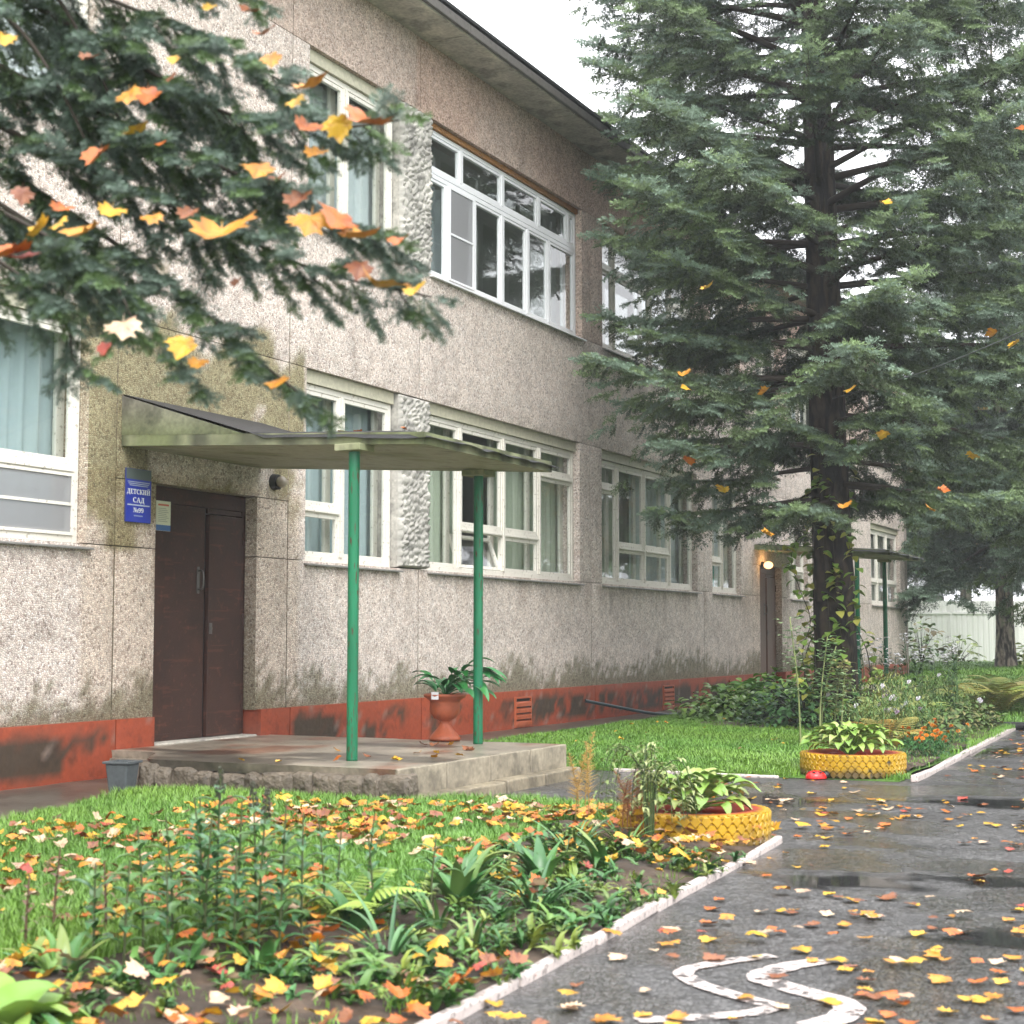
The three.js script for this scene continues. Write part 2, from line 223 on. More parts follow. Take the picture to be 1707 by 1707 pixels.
kerbLine([[6.42, -1.5], [6.24, -4.2], [6.09, -6.6], [5.92, -9.1]], 0.046, 0.05, 0.9, 0.012);
kerbLine([[5.83, -13.28], [5.44, -21.3]], 0.06, 0.06, 1.1, 0.012);
kerbLine([[3.2, -13.22], [4.72, -13.2]], 0.045, 0.035, 0.7, 0.012);
// painted game lines on the asphalt
function ribbon(pts, w) { const c = new THREE.CatmullRomCurve3(pts.map(([x, z]) => V(x, 0.0105, z)), false, 'catmullrom', 0.15), n = 60, p = []; for (let i = 0; i <= n; i++) { const o = c.getPointAt(i / n), t = c.getTangentAt(i / n), k = w * (0.46 + 0.14 * fbm(i * 0.35, 1, 61, 2)); p.push([o.x - t.z * k, o.y, o.z + t.x * k], [o.x + t.z * k, o.y, o.z - t.x * k]); } const g = gridGeo(p, 1, n), uv = g.attributes.uv, q = g.attributes.position; for (let i = 0; i < q.count; i++) uv.setXY(i, q.getX(i), q.getZ(i)); return g; }
const atG = (u, v) => { const d = V((u - 853.5) / 853.5, (853.5 - v) / 853.5, 0.5).unproject(camera).sub(camera.position); const t = -1.2 / d.y; return [8.6 + d.x * t, d.z * t]; };
{
  const g = [ribbon([[1288, 1597], [1215, 1606], [1150, 1618], [1138, 1628], [1165, 1645], [1225, 1664], [1290, 1682], [1262, 1692], [1180, 1700], [1060, 1706]].map((q) => atG(...q)), 0.07),
    ribbon([[1376, 1605], [1318, 1614], [1272, 1627], [1272, 1637], [1330, 1655], [1395, 1672], [1418, 1686], [1400, 1702], [1350, 1716]].map((q) => atG(...q)), 0.1)];
  struct('painted_markings', merge(g), M.roadPaint);
}

// ---------------------------------------------------------------- the building
const B = thing('kindergarten_building', 'long two storey pebble dashed building with white windows and red plinth', 'building');
const Y = { p: 0.515, s1: 1.94, h1: 3.85, s2: 5.32, h2: 7.13, top: 8.03 };
const mossEdge = (z) => 0.19 + 0.17 * sst(0.38, 0.68, fbm(z * 0.9, 3, 51, 3));
function wallTint(y, z) {
  const f = fbm(z * 0.7, y * 0.7, 52, 4), g = fbm(z * 9, y * 9, 53, 3); let c = [1.18, 1.115, 1.06].map((q) => q * lerp(0.92, 1.06, f));
  const mix = (m, t) => { c = c.map((q, i) => lerp(q, q * m[i], t)); };
  mix([0.3, 0.31, 0.22], sst(0.12, -0.12, (y - Y.p) - mossEdge(z) - 0.25 * (g - 0.5) - 0.5 * (fbm(z * 30, y * 30, 58, 2) - 0.5)) * 0.9);                       // moss above the plinth
  const st = fbm(z * 7, y * 0.6, 54, 3); if (y < Y.s1) mix([0.66, 0.62, 0.58], sst(0.45, 0.75, st) * sst(1.3, 1.94, y + 0.3 * (g - 0.5)) * 0.7); // dirt runs under the sills
  if (y > Y.s2 && z < -15.3) mix([0.9, 0.8, 0.75], 0.85 * sst(0.25, 0.6, fbm(z * 0.5, y * 0.5, 57, 3) + 0.15));              // uneven browner tint on the upper storey
  if (y > Y.h2) mix([0.88, 0.79, 0.74], 0.9);  // browner top band: wet staining plus eave shade put into the colour
  if (z < -9.9 && z > -13.05 && y > 1.9 && y < 4.4) { const m = sst(0.36, 0.58, fbm(z * 3, y * 3, 55, 4) + 0.25 * sst(2.0, 3.0, y) - 0.5 * sst(3.6, 4.3, y) - 0.25 * sst(-10.6, -10.9, z) * sst(2.95, 2.8, y)); mix([0.4, 0.4, 0.24], m * 0.95); } // moss round the porch roof
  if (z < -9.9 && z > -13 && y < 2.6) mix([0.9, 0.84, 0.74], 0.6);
  mix([0.62, 0.6, 0.58], 0.6 * sst(0.72, 0.8, fbm(z * 4, y * 4, 56, 4)));
  return c;
}
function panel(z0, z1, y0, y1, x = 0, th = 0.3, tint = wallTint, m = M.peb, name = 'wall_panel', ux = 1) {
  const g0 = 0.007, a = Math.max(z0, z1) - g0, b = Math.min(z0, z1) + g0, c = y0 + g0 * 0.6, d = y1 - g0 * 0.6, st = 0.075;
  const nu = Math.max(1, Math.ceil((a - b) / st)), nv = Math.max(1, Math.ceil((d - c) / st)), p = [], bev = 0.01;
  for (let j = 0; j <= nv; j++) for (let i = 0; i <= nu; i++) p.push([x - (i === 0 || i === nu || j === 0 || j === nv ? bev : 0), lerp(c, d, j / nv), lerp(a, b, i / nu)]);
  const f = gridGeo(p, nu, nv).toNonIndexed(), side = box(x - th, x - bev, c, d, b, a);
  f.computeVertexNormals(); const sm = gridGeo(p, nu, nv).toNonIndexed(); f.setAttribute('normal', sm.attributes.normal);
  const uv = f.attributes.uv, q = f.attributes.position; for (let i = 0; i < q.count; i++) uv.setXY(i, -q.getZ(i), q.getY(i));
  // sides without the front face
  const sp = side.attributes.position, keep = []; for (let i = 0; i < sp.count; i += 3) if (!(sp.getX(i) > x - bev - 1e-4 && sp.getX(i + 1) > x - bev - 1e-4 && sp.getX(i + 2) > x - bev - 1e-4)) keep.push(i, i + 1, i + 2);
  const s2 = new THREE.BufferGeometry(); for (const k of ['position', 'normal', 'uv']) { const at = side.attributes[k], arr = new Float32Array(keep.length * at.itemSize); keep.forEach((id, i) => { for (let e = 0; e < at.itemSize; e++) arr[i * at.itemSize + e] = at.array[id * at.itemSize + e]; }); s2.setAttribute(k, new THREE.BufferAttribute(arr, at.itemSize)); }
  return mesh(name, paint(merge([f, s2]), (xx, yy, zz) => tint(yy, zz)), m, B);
}
const J = [-0.3, -2.8, -5.3, -7.8, -10.3, -12.82, -15.4, -20.3, -25.07, -27.75, -29.95, -35, -40.65];
const doors = [[-10.83, -12.3], [-28.2, -29.6]];
for (let i = 0; i + 1 < J.length; i++) {
  const a = J[i], b = J[i + 1], d = doors.find(([p, q]) => p < a && q > b);
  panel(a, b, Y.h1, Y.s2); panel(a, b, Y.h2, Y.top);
  if (d) { panel(a, d[0], Y.p, Y.s1); panel(d[1], b, Y.p, Y.s1); panel(a, d[0], Y.s1, 2.5); panel(d[1], b, Y.s1, 2.5); panel(a, b, 2.5, Y.h1); }
  else panel(a, b, Y.p, Y.s1);
}
// plinth: red paint over concrete, mouldy in patches
function plinthTint(y, z) {
  const n = fbm(z * 1.6, y * 2.2, 61, 4), s = fbm(z * 6, y * 1.2, 62, 3); let c = [0.35, 0.062, 0.022].map((q) => q * lerp(0.8, 1.15, n));
  const band = sst(0.5, 0.4, y + 0.12 * (s - 0.5)) * sst(0.02, 0.12, y - 0.06 * s);
  let m = sst(0.48, 0.6, 0.6 * n + 0.3 * s + 0.22 * (fbm(z * 24, y * 24, 64, 2) - 0.5) + 0.05 + 0.1 * band - 0.04) * band * 0.92; if (z < -10.2 && z > -12.85) m *= 0.15;
  c = c.map((q, i) => lerp(q, [0.035, 0.036, 0.022][i], m));
  const w = sst(0.7, 0.76, fbm(z * 14, y * 14, 63, 3)); return c.map((q, i) => lerp(q, [0.3, 0.22, 0.18][i], w * 0.6));
}
for (let i = 0; i + 1 < J.length; i++) { const a = J[i], b = J[i + 1], d = doors.find(([p, q]) => p < a && q > b); for (const [p, q] of d ? [[a, d[0] + 0.03], [d[1] - 0.03, b]] : [[a, b]]) panel(p, q, -0.05, Y.p + 0.012, 0.05, 0.3, plinthTint, M.plinth, 'plinth'); }
// windows: spec = near z, far z, sill, head, mullions, transoms per column
function windowUnit(z0, z1, y0, y1, mull, trans, o = {}) {
  const W = new THREE.Group(); W.name = 'window'; B.add(W); const x = -0.1, fm = o.pvc ? M.pvc : M.white, fw = o.pvc ? 0.055 : 0.062, head = o.head ?? 0.13;
  const yt = y1 - head; if (head) { const hb = mesh('head_board', box(x - 0.06, x + 0.035, yt + 0.003, y1, z1, z0), o.foam ? M.foam : M.cream, W); if (o.foam) { const g = hb.geometry; const p = g.attributes.position; void p; } }
  const bars = [box(x - 0.06, x, y0, yt, z0 - fw, z0, 0.006), box(x - 0.06, x, y0, yt, z1, z1 + fw, 0.006), box(x - 0.06, x, yt - fw, yt, z1 + fw, z0 - fw, 0.006), box(x - 0.06, x, y0, y0 + fw, z1 + fw, z0 - fw, 0.006)];
  mesh('frame', merge(bars), fm, W);
  const cols = [z0, ...mull, z1], mw = o.pvc ? 0.065 : 0.085;
  for (const m of mull) { const g = [box(x - 0.06, x + 0.002, y0 + fw, yt - fw, m - mw / 2, m + mw / 2, 0.006)]; if (!o.pvc) g.push(box(x + 0.0022, x + 0.018, y0 + fw, yt - fw, m - 0.02, m + 0.02, 0.005)); mesh('mullion', merge(g), fm, W); }
  for (let c = 0; c + 1 < cols.length; c++) {
    const a = cols[c] - (c ? mw / 2 : fw), b = cols[c + 1] + (c + 2 < cols.length ? mw / 2 : fw), ts = (trans[c] || []).filter((t) => t < yt - 0.15), ys = [y0 + fw - 0.04, ...ts, yt - fw + 0.04];
    for (const t of ts) mesh('transom', merge([box(x - 0.055, x + 0.004, t - 0.04, t + 0.04, b, a, 0.006), ...(o.pvc ? [] : [box(x + 0.0042, x + 0.022, t - 0.03, t - 0.004, b, a, 0.005)])]), fm, W);
    for (let k = 0; k + 1 < ys.length; k++) {
      const p = ys[k] + 0.04, q = ys[k + 1] - 0.04, sw = o.pvc ? 0.035 : 0.042, open = o.open && o.open[0] === c && o.open[1] === k;
      const sash = [box(x - 0.05, x - 0.008, p, q, a - sw, a, 0.004), box(x - 0.05, x - 0.008, p, q, b, b + sw, 0.004), box(x - 0.05, x - 0.008, q - sw, q, b + sw, a - sw, 0.004), box(x - 0.05, x - 0.008, p, p + sw, b + sw, a - sw, 0.004)];
      const sm = mesh('sash', merge(sash), fm, W); const pane = mesh('pane', new THREE.PlaneGeometry(a - b - 2 * sw, q - p - 2 * sw).rotateY(Math.PI / 2).translate(x - 0.03, (p + q) / 2, (a + b) / 2), M.glass, W);
      if (open) for (const m of [sm, pane]) { m.geometry = m.geometry.clone().translate(-(x - 0.03), -p, 0).rotateZ(0.35).translate(x - 0.03, p, 0); }
      if (o.screen && o.screen.some(([s, t]) => s === c && t === k)) mesh('insect_screen', new THREE.PlaneGeometry(a - b, q - p).rotateY(Math.PI / 2).translate(x + 0.004, (p + q) / 2, (a + b) / 2), M.mesh, W), mesh('screen_frame', merge([box(x, x + 0.014, p, q, a - 0.025, a), box(x, x + 0.014, p, q, b, b + 0.025), box(x, x + 0.014, q - 0.025, q, b + 0.025, a - 0.025), box(x, x + 0.014, p, p + 0.025, b + 0.025, a - 0.025), box(x, x + 0.014, (p + q) / 2 - 0.012, (p + q) / 2 + 0.012, b + 0.025, a - 0.025)]), fm, W);
    }
  }
  // inner casement behind the outer one, sill outside
  if (!o.noInner) mesh('inner_pane', new THREE.PlaneGeometry(z0 - z1 - 0.02, yt - y0 - 0.02).rotateY(Math.PI / 2).translate(x - 0.18, (y0 + yt) / 2, (z0 + z1) / 2), M.glass, W);
  mesh('inner_frame', merge([box(x - 0.2, x - 0.16, y0, yt, z0 - 0.09, z0), box(x - 0.2, x - 0.16, y0, yt, z1, z1 + 0.09), ...(o.pvc ? [] : mull.map((m) => box(x - 0.2, x - 0.16, y0, yt, m - 0.05, m + 0.05))), box(x - 0.2, x - 0.16, y0, y0 + 0.07, z1 + 0.09, z0 - 0.09)]), fm, W);
  mesh('sill', (() => { const g = box(-0.12, 0.055, y0 - 0.03, y0 - 0.012, z1 - 0.03, z0 + 0.03, 0.004); return warp(g, (X, yy, zz) => [X, yy - 0.12 * (X + 0.12) + 0.008 * (fbm(zz * 2, X * 4, 66, 2) - 0.5), zz]); })(), o.pvc ? M.pvc : M.sillM, W);
  for (const [a, b0, cm, t, yb] of o.curtains || []) { const b = b0 - (b0 < z1 + 0.25 ? 0.42 : 0.15); // folded curtain, t = top, yb = bottom
    const n = Math.ceil(Math.abs(a - b) / 0.025), p = [], B0 = yb ?? y0 + 0.05, T0 = t ?? yt, r = fbm; for (let j = 0; j <= 6; j++) for (let i = 0; i <= n; i++) { const zz = lerp(a, b, i / n), w = Math.sin(zz * 38 + 3 * r(zz * 2, 0, 67, 2)) * 0.03 * (0.6 + 0.6 * r(zz * 3, 1, 68, 2)) + 0.02 * r(zz * 3, j * 0.4, 69, 2); p.push([x - 0.29 + w, lerp(B0, T0, j / 6), zz]); }
    const g = gridGeo(p, n, 6); mesh('curtain', g, cm, W);
  }
  return W;
}
const CB = M.curtB, CW = M.curtW, CY = M.curtReflect;
const gnd = (z0, z1, mull, trans, o) => windowUnit(z0, z1, Y.s1, Y.h1, mull, trans, o), up = (z0, z1, mull, trans, o) => windowUnit(z0, z1, Y.s2, Y.h2, mull, trans, o);
const band = (z0, z1) => { panel(z0, z1, Y.s1, Y.h1); }, bandU = (z0, z1) => { panel(z0, z1, Y.s2, Y.h2); };
gnd(-5.7, -9.95, [-7.1, -8.5], [[2.54, 3.4], [2.54], [2.54]], { curtains: [[-5.8, -9.86, CB]], screen: [[2, 0], [1, 0]] });
gnd(-13.13, -14.93, [-13.92], [[2.47], []], { curtains: [[-13.2, -14.85, CB]] });
gnd(-15.62, -19.9, [-16.55, -17.72, -18.78], [[], [2.47, 3.42], [2.47], [3.32]], { curtains: [[-15.7, -16.7, CY], [-17.8, -19.85, CY]], open: [1, 0] });
gnd(-20.7, -24.75, [-21.5, -22.58, -23.68], [[3.32], [2.5], [2.5], []], { curtains: [[-20.75, -21.9, CY], [-22.7, -24.7, CW]] });
gnd(-25.52, -27.1, [-26.3], [[2.48], []], { curtains: [[-26.4, -27.0, CW], [-25.6, -26.2, CW, 3.7, 2.5]] });
mesh('green_board', box(-0.24, -0.22, 1.99, 2.45, -26.22, -25.6), std({ color: C(0.03, 0.32, 0.25), roughness: 0.5 }), B);
gnd(-30.2, -31.5, [-30.75], [[], [2.5]], { curtains: [[-30.25, -30.7, CW], [-30.8, -31.4, CW, 2.5]] });
gnd(-32.2, -35.2, [-33.2, -34.2], [[2.5], [], [2.5]], { curtains: [[-32.3, -35.1, CW]] });
gnd(-37.0, -40.1, [-38.0, -39.0], [[2.5], [2.5], [2.5]], { curtains: [[-37.1, -38.4, CB]] });
up(-5.7, -9.95, [-7.1, -8.5], [[6.5], [], [6.5]], { curtains: [[-5.8, -9.86, CW]] });
up(-13.13, -14.93, [-13.95], [[], []], { curtains: [[-13.2, -14.85, CW]] });
{ // balcony-wide plastic window: two rows
  const o = { pvc: true, head: 0.065, foam: true, curtains: [[-15.75, -16.5, CW]] };  // pale curtain added to lighten the near-black panes
  const z0 = -15.65, z1 = -20.0, W = windowUnit(z0, z1, Y.s2, 6.55, [-16.23, -16.92, -17.7, -18.45, -19.11], [[], [], [], [], [], []], { ...o, head: 0, foam: false, screen: [[1, 0]] });
  const U = windowUnit(z0, z1, 6.553, Y.h2, [-16.57, -17.7, -18.79, -19.75], [[], [], [], [], []], { ...o, curtains: [] }); U.children.filter((c) => c.name === 'sill').forEach((c) => U.remove(c)); void W;
}
up(-20.75, -24.75, [-21.4, -22.9, -23.8], [[6.52], [6.52], [], [6.52]], { curtains: [[-20.8, -22.8, CY, 6.98, 6.55], [-22.95, -24.6, CW]] });
up(-25.52, -27.1, [-26.3], [[6.5], []], { curtains: [[-25.6, -27.0, CW]] });
up(-28.1, -29.6, [-28.85], [[6.5], []], {});
up(-30.2, -34.6, [-31.3, -32.4, -33.5], [[6.5], [], [6.5], []], { curtains: [[-30.3, -32.3, CW]] });
up(-37.0, -40.1, [-38.0, -39.0], [[6.5], [6.5], [6.5]], { curtains: [[-37.1, -38.9, CW]] });
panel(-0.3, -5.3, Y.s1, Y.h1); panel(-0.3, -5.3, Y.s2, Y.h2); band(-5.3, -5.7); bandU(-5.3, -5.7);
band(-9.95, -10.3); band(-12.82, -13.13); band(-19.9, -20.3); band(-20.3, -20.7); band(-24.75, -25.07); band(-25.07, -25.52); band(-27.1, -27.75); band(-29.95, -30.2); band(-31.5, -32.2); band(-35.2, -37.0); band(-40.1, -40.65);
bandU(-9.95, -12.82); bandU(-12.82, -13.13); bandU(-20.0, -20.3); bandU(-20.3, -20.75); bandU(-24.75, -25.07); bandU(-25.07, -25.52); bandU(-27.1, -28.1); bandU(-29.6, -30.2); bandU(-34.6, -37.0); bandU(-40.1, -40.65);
// hand-worked plaster piers between the windows
function relief(z0, z1, y0, y1, seed) {
  const st = 0.016, nu = Math.ceil(Math.abs(z0 - z1) / st), nv = Math.ceil((y1 - y0) / st), p = [];
  for (let j = 0; j <= nv; j++) for (let i = 0; i <= nu; i++) {
    const z = lerp(z0, z1, i / nu), y = lerp(y0, y1, j / nv), e = Math.min(i, nu - i, j, nv - j) < 1 ? 0 : 1;
    const wx = z * 12 + 1.8 * fbm(z * 4, y * 4, seed, 3), wy = y * 12 + 1.8 * fbm(z * 4 + 9, y * 4, seed + 1, 3), I = Math.floor(wx), Jj = Math.floor(wy); let d1 = 9, d2 = 9, dy0 = 0;
    for (let b = -1; b <= 1; b++) for (let a = -1; a <= 1; a++) { const dx = I + a + h2(I + a, Jj + b, seed) - wx, dy = Jj + b + h2(I + a, Jj + b, seed + 1) - wy, d = Math.hypot(dx * 0.75, dy * 1.2); if (d < d1) { d2 = d1; d1 = d; dy0 = dy; } else if (d < d2) d2 = d; }
    const hgt = 0.026 * sst(0.0, 0.45, d2 - d1) + 0.018 * clamp(0.5 - dy0) - 0.012;
    p.push([e ? 0.015 + hgt : -0.02, y, z]);
  }
  const g = gridGeo(p, nu, nv), uv = g.attributes.uv, q = g.attributes.position; for (let i = 0; i < q.count; i++) uv.setXY(i, -q.getZ(i), q.getY(i));
  mesh('plaster_pier', merge([g, box(-0.3, -0.02, y0, y1, z1, z0)]), M.relief, B);
}
relief(-14.95, -15.6, Y.s1 + 0.01, Y.h1 - 0.01, 201); relief(-14.95, -15.63, Y.s2 + 0.01, Y.h2 - 0.01, 301);
// eaves slabs, fascia, flat roof, floors and rooms behind
for (let i = 0, z = -0.3; z > -41; i++, z -= 3.05) { const zb = Math.max(z - 3.05, -41.1); mesh('eaves_slab', paint(warp(box(-6, 0.505, 8.035, 8.12, zb + 0.008, z - 0.008, 0.01), (x, y, zz) => [x, y - (x > 0 ? x * 0.11 : 0), zz]), (x, y, zz) => { const f = fbm(x * 2 + 5, zz * 2, 71, 4); return [1, 1, 0.98].map((q) => q * lerp(0.75, 1.15, f)); }), M.con, B); mesh('fascia', warp(box(0.508, 0.555, 7.995, 8.1, zb + 0.004, z - 0.004, 0.008), (x, y, zz) => [x, y + 0.006 * (fbm(zz * 1.4, 2, 72, 2) - 0.5), zz]), M.fascia, B); }
mesh('roof', box(-6.2, 0.57, 8.123, 8.16, -41.2, -0.3), M.felt, B);
mesh('floor_slab', merge([box(-6, -0.31, 0.95, 1.15, -40.6, -0.4), box(-6, -0.31, 4.3, 4.55, -40.6, -0.4), box(-6, -0.31, 7.6, 7.8, -40.6, -0.4)]), M.room, B);
mesh('back_wall', box(-6.3, -6.0, -0.05, 8.03, -40.65, -0.3), M.room, B);
for (const z of [-0.55, -5.35, -10.3, -12.82, -15.28, -20.3, -25.15, -27.9, -29.95, -35.9, -40.45]) for (const [p, q] of [[1.16, 4.29], [4.56, 7.59]]) mesh('partition_wall', box(-5.98, -0.45, p, q, z - 0.06, z + 0.06), M.room, B);
panel(-40.66, -40.95, -0.05, 8.03, 0.0, 6.3, (y, z) => [0.8, 0.76, 0.72], M.peb, 'end_wall');
// doors
function doorUnit(z0, z1, split, m, low) {
  const D = new THREE.Group(); D.name = 'door'; B.add(D); const x = -0.13;
  mesh('door_frame', merge([box(x - 0.08, x - 0.005, 0.28, 2.5, z0 - 0.05, z0), box(x - 0.08, x - 0.005, 0.28, 2.5, z1, z1 + 0.05), box(x - 0.08, x - 0.005, 2.36, 2.5, z1 + 0.05, z0 - 0.05)]), m, D);
  mesh('door_leaf', merge([box(x - 0.05, x, 0.3, 2.355, split + 0.005, z0 - 0.053, 0.006), box(x + 0.0005, x + 0.008, 0.33, 0.36, split + 0.03, z0 - 0.08)]), m, D);
  mesh('door_leaf', box(x - 0.05, x + 0.012, 0.3, low ?? 2.3, z1 + 0.053, split - 0.045, 0.006), m, D);
  mesh('gap_strip', box(x - 0.08, x - 0.03, 0.3, 2.35, split - 0.044, split + 0.004), M.black, D);  // black strip painted in for the dark gap between the leaves
  mesh('transom_board', box(x - 0.05, x - 0.01, (low ?? 2.3) + 0.01, 2.355, z1 + 0.053, split - 0.045), m, D);
  const hz = split + 0.1; mesh('handle', merge([tube([[x + 0.005, 1.62, hz], [x + 0.05, 1.62, hz], [x + 0.05, 1.78, hz], [x + 0.005, 1.78, hz]], 0.009, 0.009, 16), box(x, x + 0.006, 1.58, 1.82, hz - 0.018, hz + 0.018)]), M.metal, D);
  mesh('lock', merge([new THREE.CylinderGeometry(0.018, 0.018, 0.015, 14).rotateZ(Math.PI / 2).translate(x + 0.016, 1.27, split - 0.08), box(x + 0.0125, x + 0.018, 1.22, 1.32, split - 0.1, split - 0.06)]), M.metal, D);
  for (const y of [0.6, 1.35, 2.1]) { mesh('hinge', new THREE.CylinderGeometry(0.011, 0.011, 0.12, 10).translate(x + 0.002, y, z0 - 0.05), m, D); mesh('hinge', new THREE.CylinderGeometry(0.011, 0.011, 0.12, 10).translate(x + 0.014, y, z1 + 0.05), m, D); }
  mesh('edge_strip', merge([box(x + 0.0003, x + 0.006, 0.31, 2.34, z0 - 0.085, z0 - 0.058), box(x + 0.0003, x + 0.006, 2.31, 2.34, split + 0.03, z0 - 0.086)]), m, D);
  mesh('threshold', box(x - 0.1, 0.03, 0.2, 0.297, z1, z0, 0.01), M.conPlain, D);
}
doorUnit(-10.83, -12.3, -11.68, M.door, 2.3); doorUnit(-28.2, -29.6, -28.95, M.door2);
mesh('sheet_panel', box(-2.6, -0.32, 0.0, 2.5, -12.7, -12.66), M.room, B); 
// plinth vents with slats
for (const [z, w, n] of [[-17.95, 0.42, 4], [-23.15, 0.42, 5], [-26.35, 0.4, 6]]) { const G = new THREE.Group(); G.name = 'plinth_vent'; B.add(G); mesh('vent_opening', box(0.045, 0.054, 0.1, 0.43, z - w / 2, z + w / 2), M.darkGap, G); mesh('vent_frame', merge([box(0.04, 0.075, 0.08, 0.1, z - w / 2 - 0.02, z + w / 2 + 0.02), box(0.04, 0.075, 0.43, 0.45, z - w / 2 - 0.02, z + w / 2 + 0.02), box(0.04, 0.075, 0.1, 0.43, z - w / 2 - 0.02, z - w / 2), box(0.04, 0.075, 0.1, 0.43, z + w / 2, z + w / 2 + 0.02)]), M.terra, G); for (let i = 0; i < n; i++) { const y = 0.12 + i * 0.31 / n; mesh('slat', warp(box(0.05, 0.085, y, y + 0.17 / n, z - w / 2, z + w / 2), (x, yy, zz) => [x, yy - (x - 0.05) * 0.6, zz]), M.terra, G); } }

// ---------------------------------------------------------------- porch: canopy, platform
function canopy(name, label, z0, z1, dep, posts, wedge) {
  const G = thing(name, label, 'canopy'); const zs = (x) => z0 - 0.25 * (1 - x / dep); const yb = (x) => 2.77 - 0.17 * x / dep, moss = (x, y, z) => { const n = fbm(x * 2.2, z * 2.2, 111, 4), e = Math.min(1, Math.min(Math.abs(z - z0), Math.abs(z - z1), x + 0.05, dep - x) / 0.5), k = 0.75 * sst(0.46, 0.66, n + 0.14 * (1 - e)); const s = sst(0.72, 0.78, fbm(z * 9, x * 9, 112, 2)) * 0.5; return [lerp(lerp(0.38, 0.2, k), 0.09, s), lerp(lerp(0.38, 0.23, k), 0.09, s), lerp(lerp(0.24, 0.09, k), 0.05, s)]; };
  const slab = box(0, dep, 0, 0.09, z1, z0, 0.008), sub = slab; 
  mesh('canopy_slab', (() => { const n = 30, q = []; for (const yy of [0, 0.09]) { const p = []; for (let j = 0; j <= n; j++) for (let i = 0; i <= n; i++) { const x = i / n * dep; p.push([x, yb(x) + yy, lerp(zs(x), z1, j / n)]); } q.push(gridGeo(p, n, n).toNonIndexed()); } const q2 = [], edge = (x, y, z) => { const m = moss(x, y, z), st = sst(0.45, 0.62, fbm((x + z) * 5, y * 1.5, 118, 4)), k = lerp(0.82, 0.3, st); return [m[0] * k, m[1] * k * 1.03, m[2] * k]; }; for (const e of [0, 1]) { const p = []; for (let j = 0; j <= 3; j++) for (let i = 0; i <= n; i++) { const x = i / n * dep; p.push([x, yb(x) + j * 0.03, e ? z1 : zs(x)]); } q2.push(gridGeo(p, n, 3).toNonIndexed()); } { const p = []; for (let j = 0; j <= 3; j++) for (let i = 0; i <= n; i++) p.push([dep, yb(dep) + j * 0.03, lerp(z0, z1, i / n)]); q2.push(gridGeo(p, n, 3).toNonIndexed()); } return merge([paint(uvBox(merge(q)), moss), paint(uvBox(merge(q2)), edge)]); })(), M.soffit, G); void sub;
  mesh('roofing_felt', (() => { const g = [], n = 40; const p = []; for (let j = 0; j <= n; j++) for (let i = 0; i <= 16; i++) { const x = lerp(-0.0, dep + 0.06, i / 16), z = lerp(zs(x) + (x < 1.4 ? -0.01 : 0.03), z1 - 0.05, j / n), w = wedge * clamp(1 - x / 1.35); const e = i === 16 || (j === 0 && x > 1.4) || j === n ? -0.024 - 0.035 * fbm(x * 6, z * 6, 113, 2) : 0.012; p.push([x + (i === 16 ? 0.02 * (fbm(z * 5, 1, 114, 2) - 0.5) : 0), yb(x) + 0.09 + w + e, z]); } g.push(gridGeo(p, 16, n)); return uvBox(merge(g)); })(), M.felt, G);
  if (wedge) mesh('wedge_wall', (() => { const s = new THREE.Shape(); s.moveTo(0, 0); s.lineTo(1.3, 0); s.lineTo(0, wedge); const g = new THREE.ExtrudeGeometry(s, { depth: 0.06, bevelEnabled: false }); g.translate(0, 0, -0.06); warp(g, (x, y, z) => [x, y + yb(x) + 0.088, z + zs(x) + 0.002]); return paint(uvBox(g), (x, y, z) => { const n = fbm(x * 6, y * 6, 116, 4), m = 0.7 * sst(0.68, 0.8, fbm(x * 5 + 3, y * 9, 117, 3) + 0.25 * sst(0.2, 0, y - yb(x) - 0.09)); return [lerp(0.5, 0.3, m) * (0.6 + 0.6 * n), lerp(0.49, 0.4, m) * (0.6 + 0.6 * n), lerp(0.48, 0.14, m) * (0.6 + 0.6 * n)]; }); })(), M.con, G);
  for (const z of posts[1]) { const x = posts[0], P = mesh('post', merge([tube([[x, 0.27, z], [x, 1.4, z], [x, yb(x) - 0.05, z]], 0.042, 0.042, 4, 20), new THREE.CylinderGeometry(0.042, 0.042, 0.02, 20).translate(x, 0.28, z)]), M.green, G); mesh('capital_block', paint(box(x - 0.11, x + 0.11, yb(x) - 0.055, yb(x) - 0.003, z - 0.11, z + 0.11, 0.006), moss), M.soffit, P); }
  return G;
}
canopy('entrance_canopy', 'flat mossy porch canopy on two green posts over the near brown door', -10.1, -12.35, 3.0, [2.36, [-10.17, -12.22]], 0.33);
canopy('entrance_canopy', 'porch canopy on green posts half hidden behind the tall spruce trunk', -27.6, -30.2, 2.5, [1.88, [-27.8, -29.95]], 0);
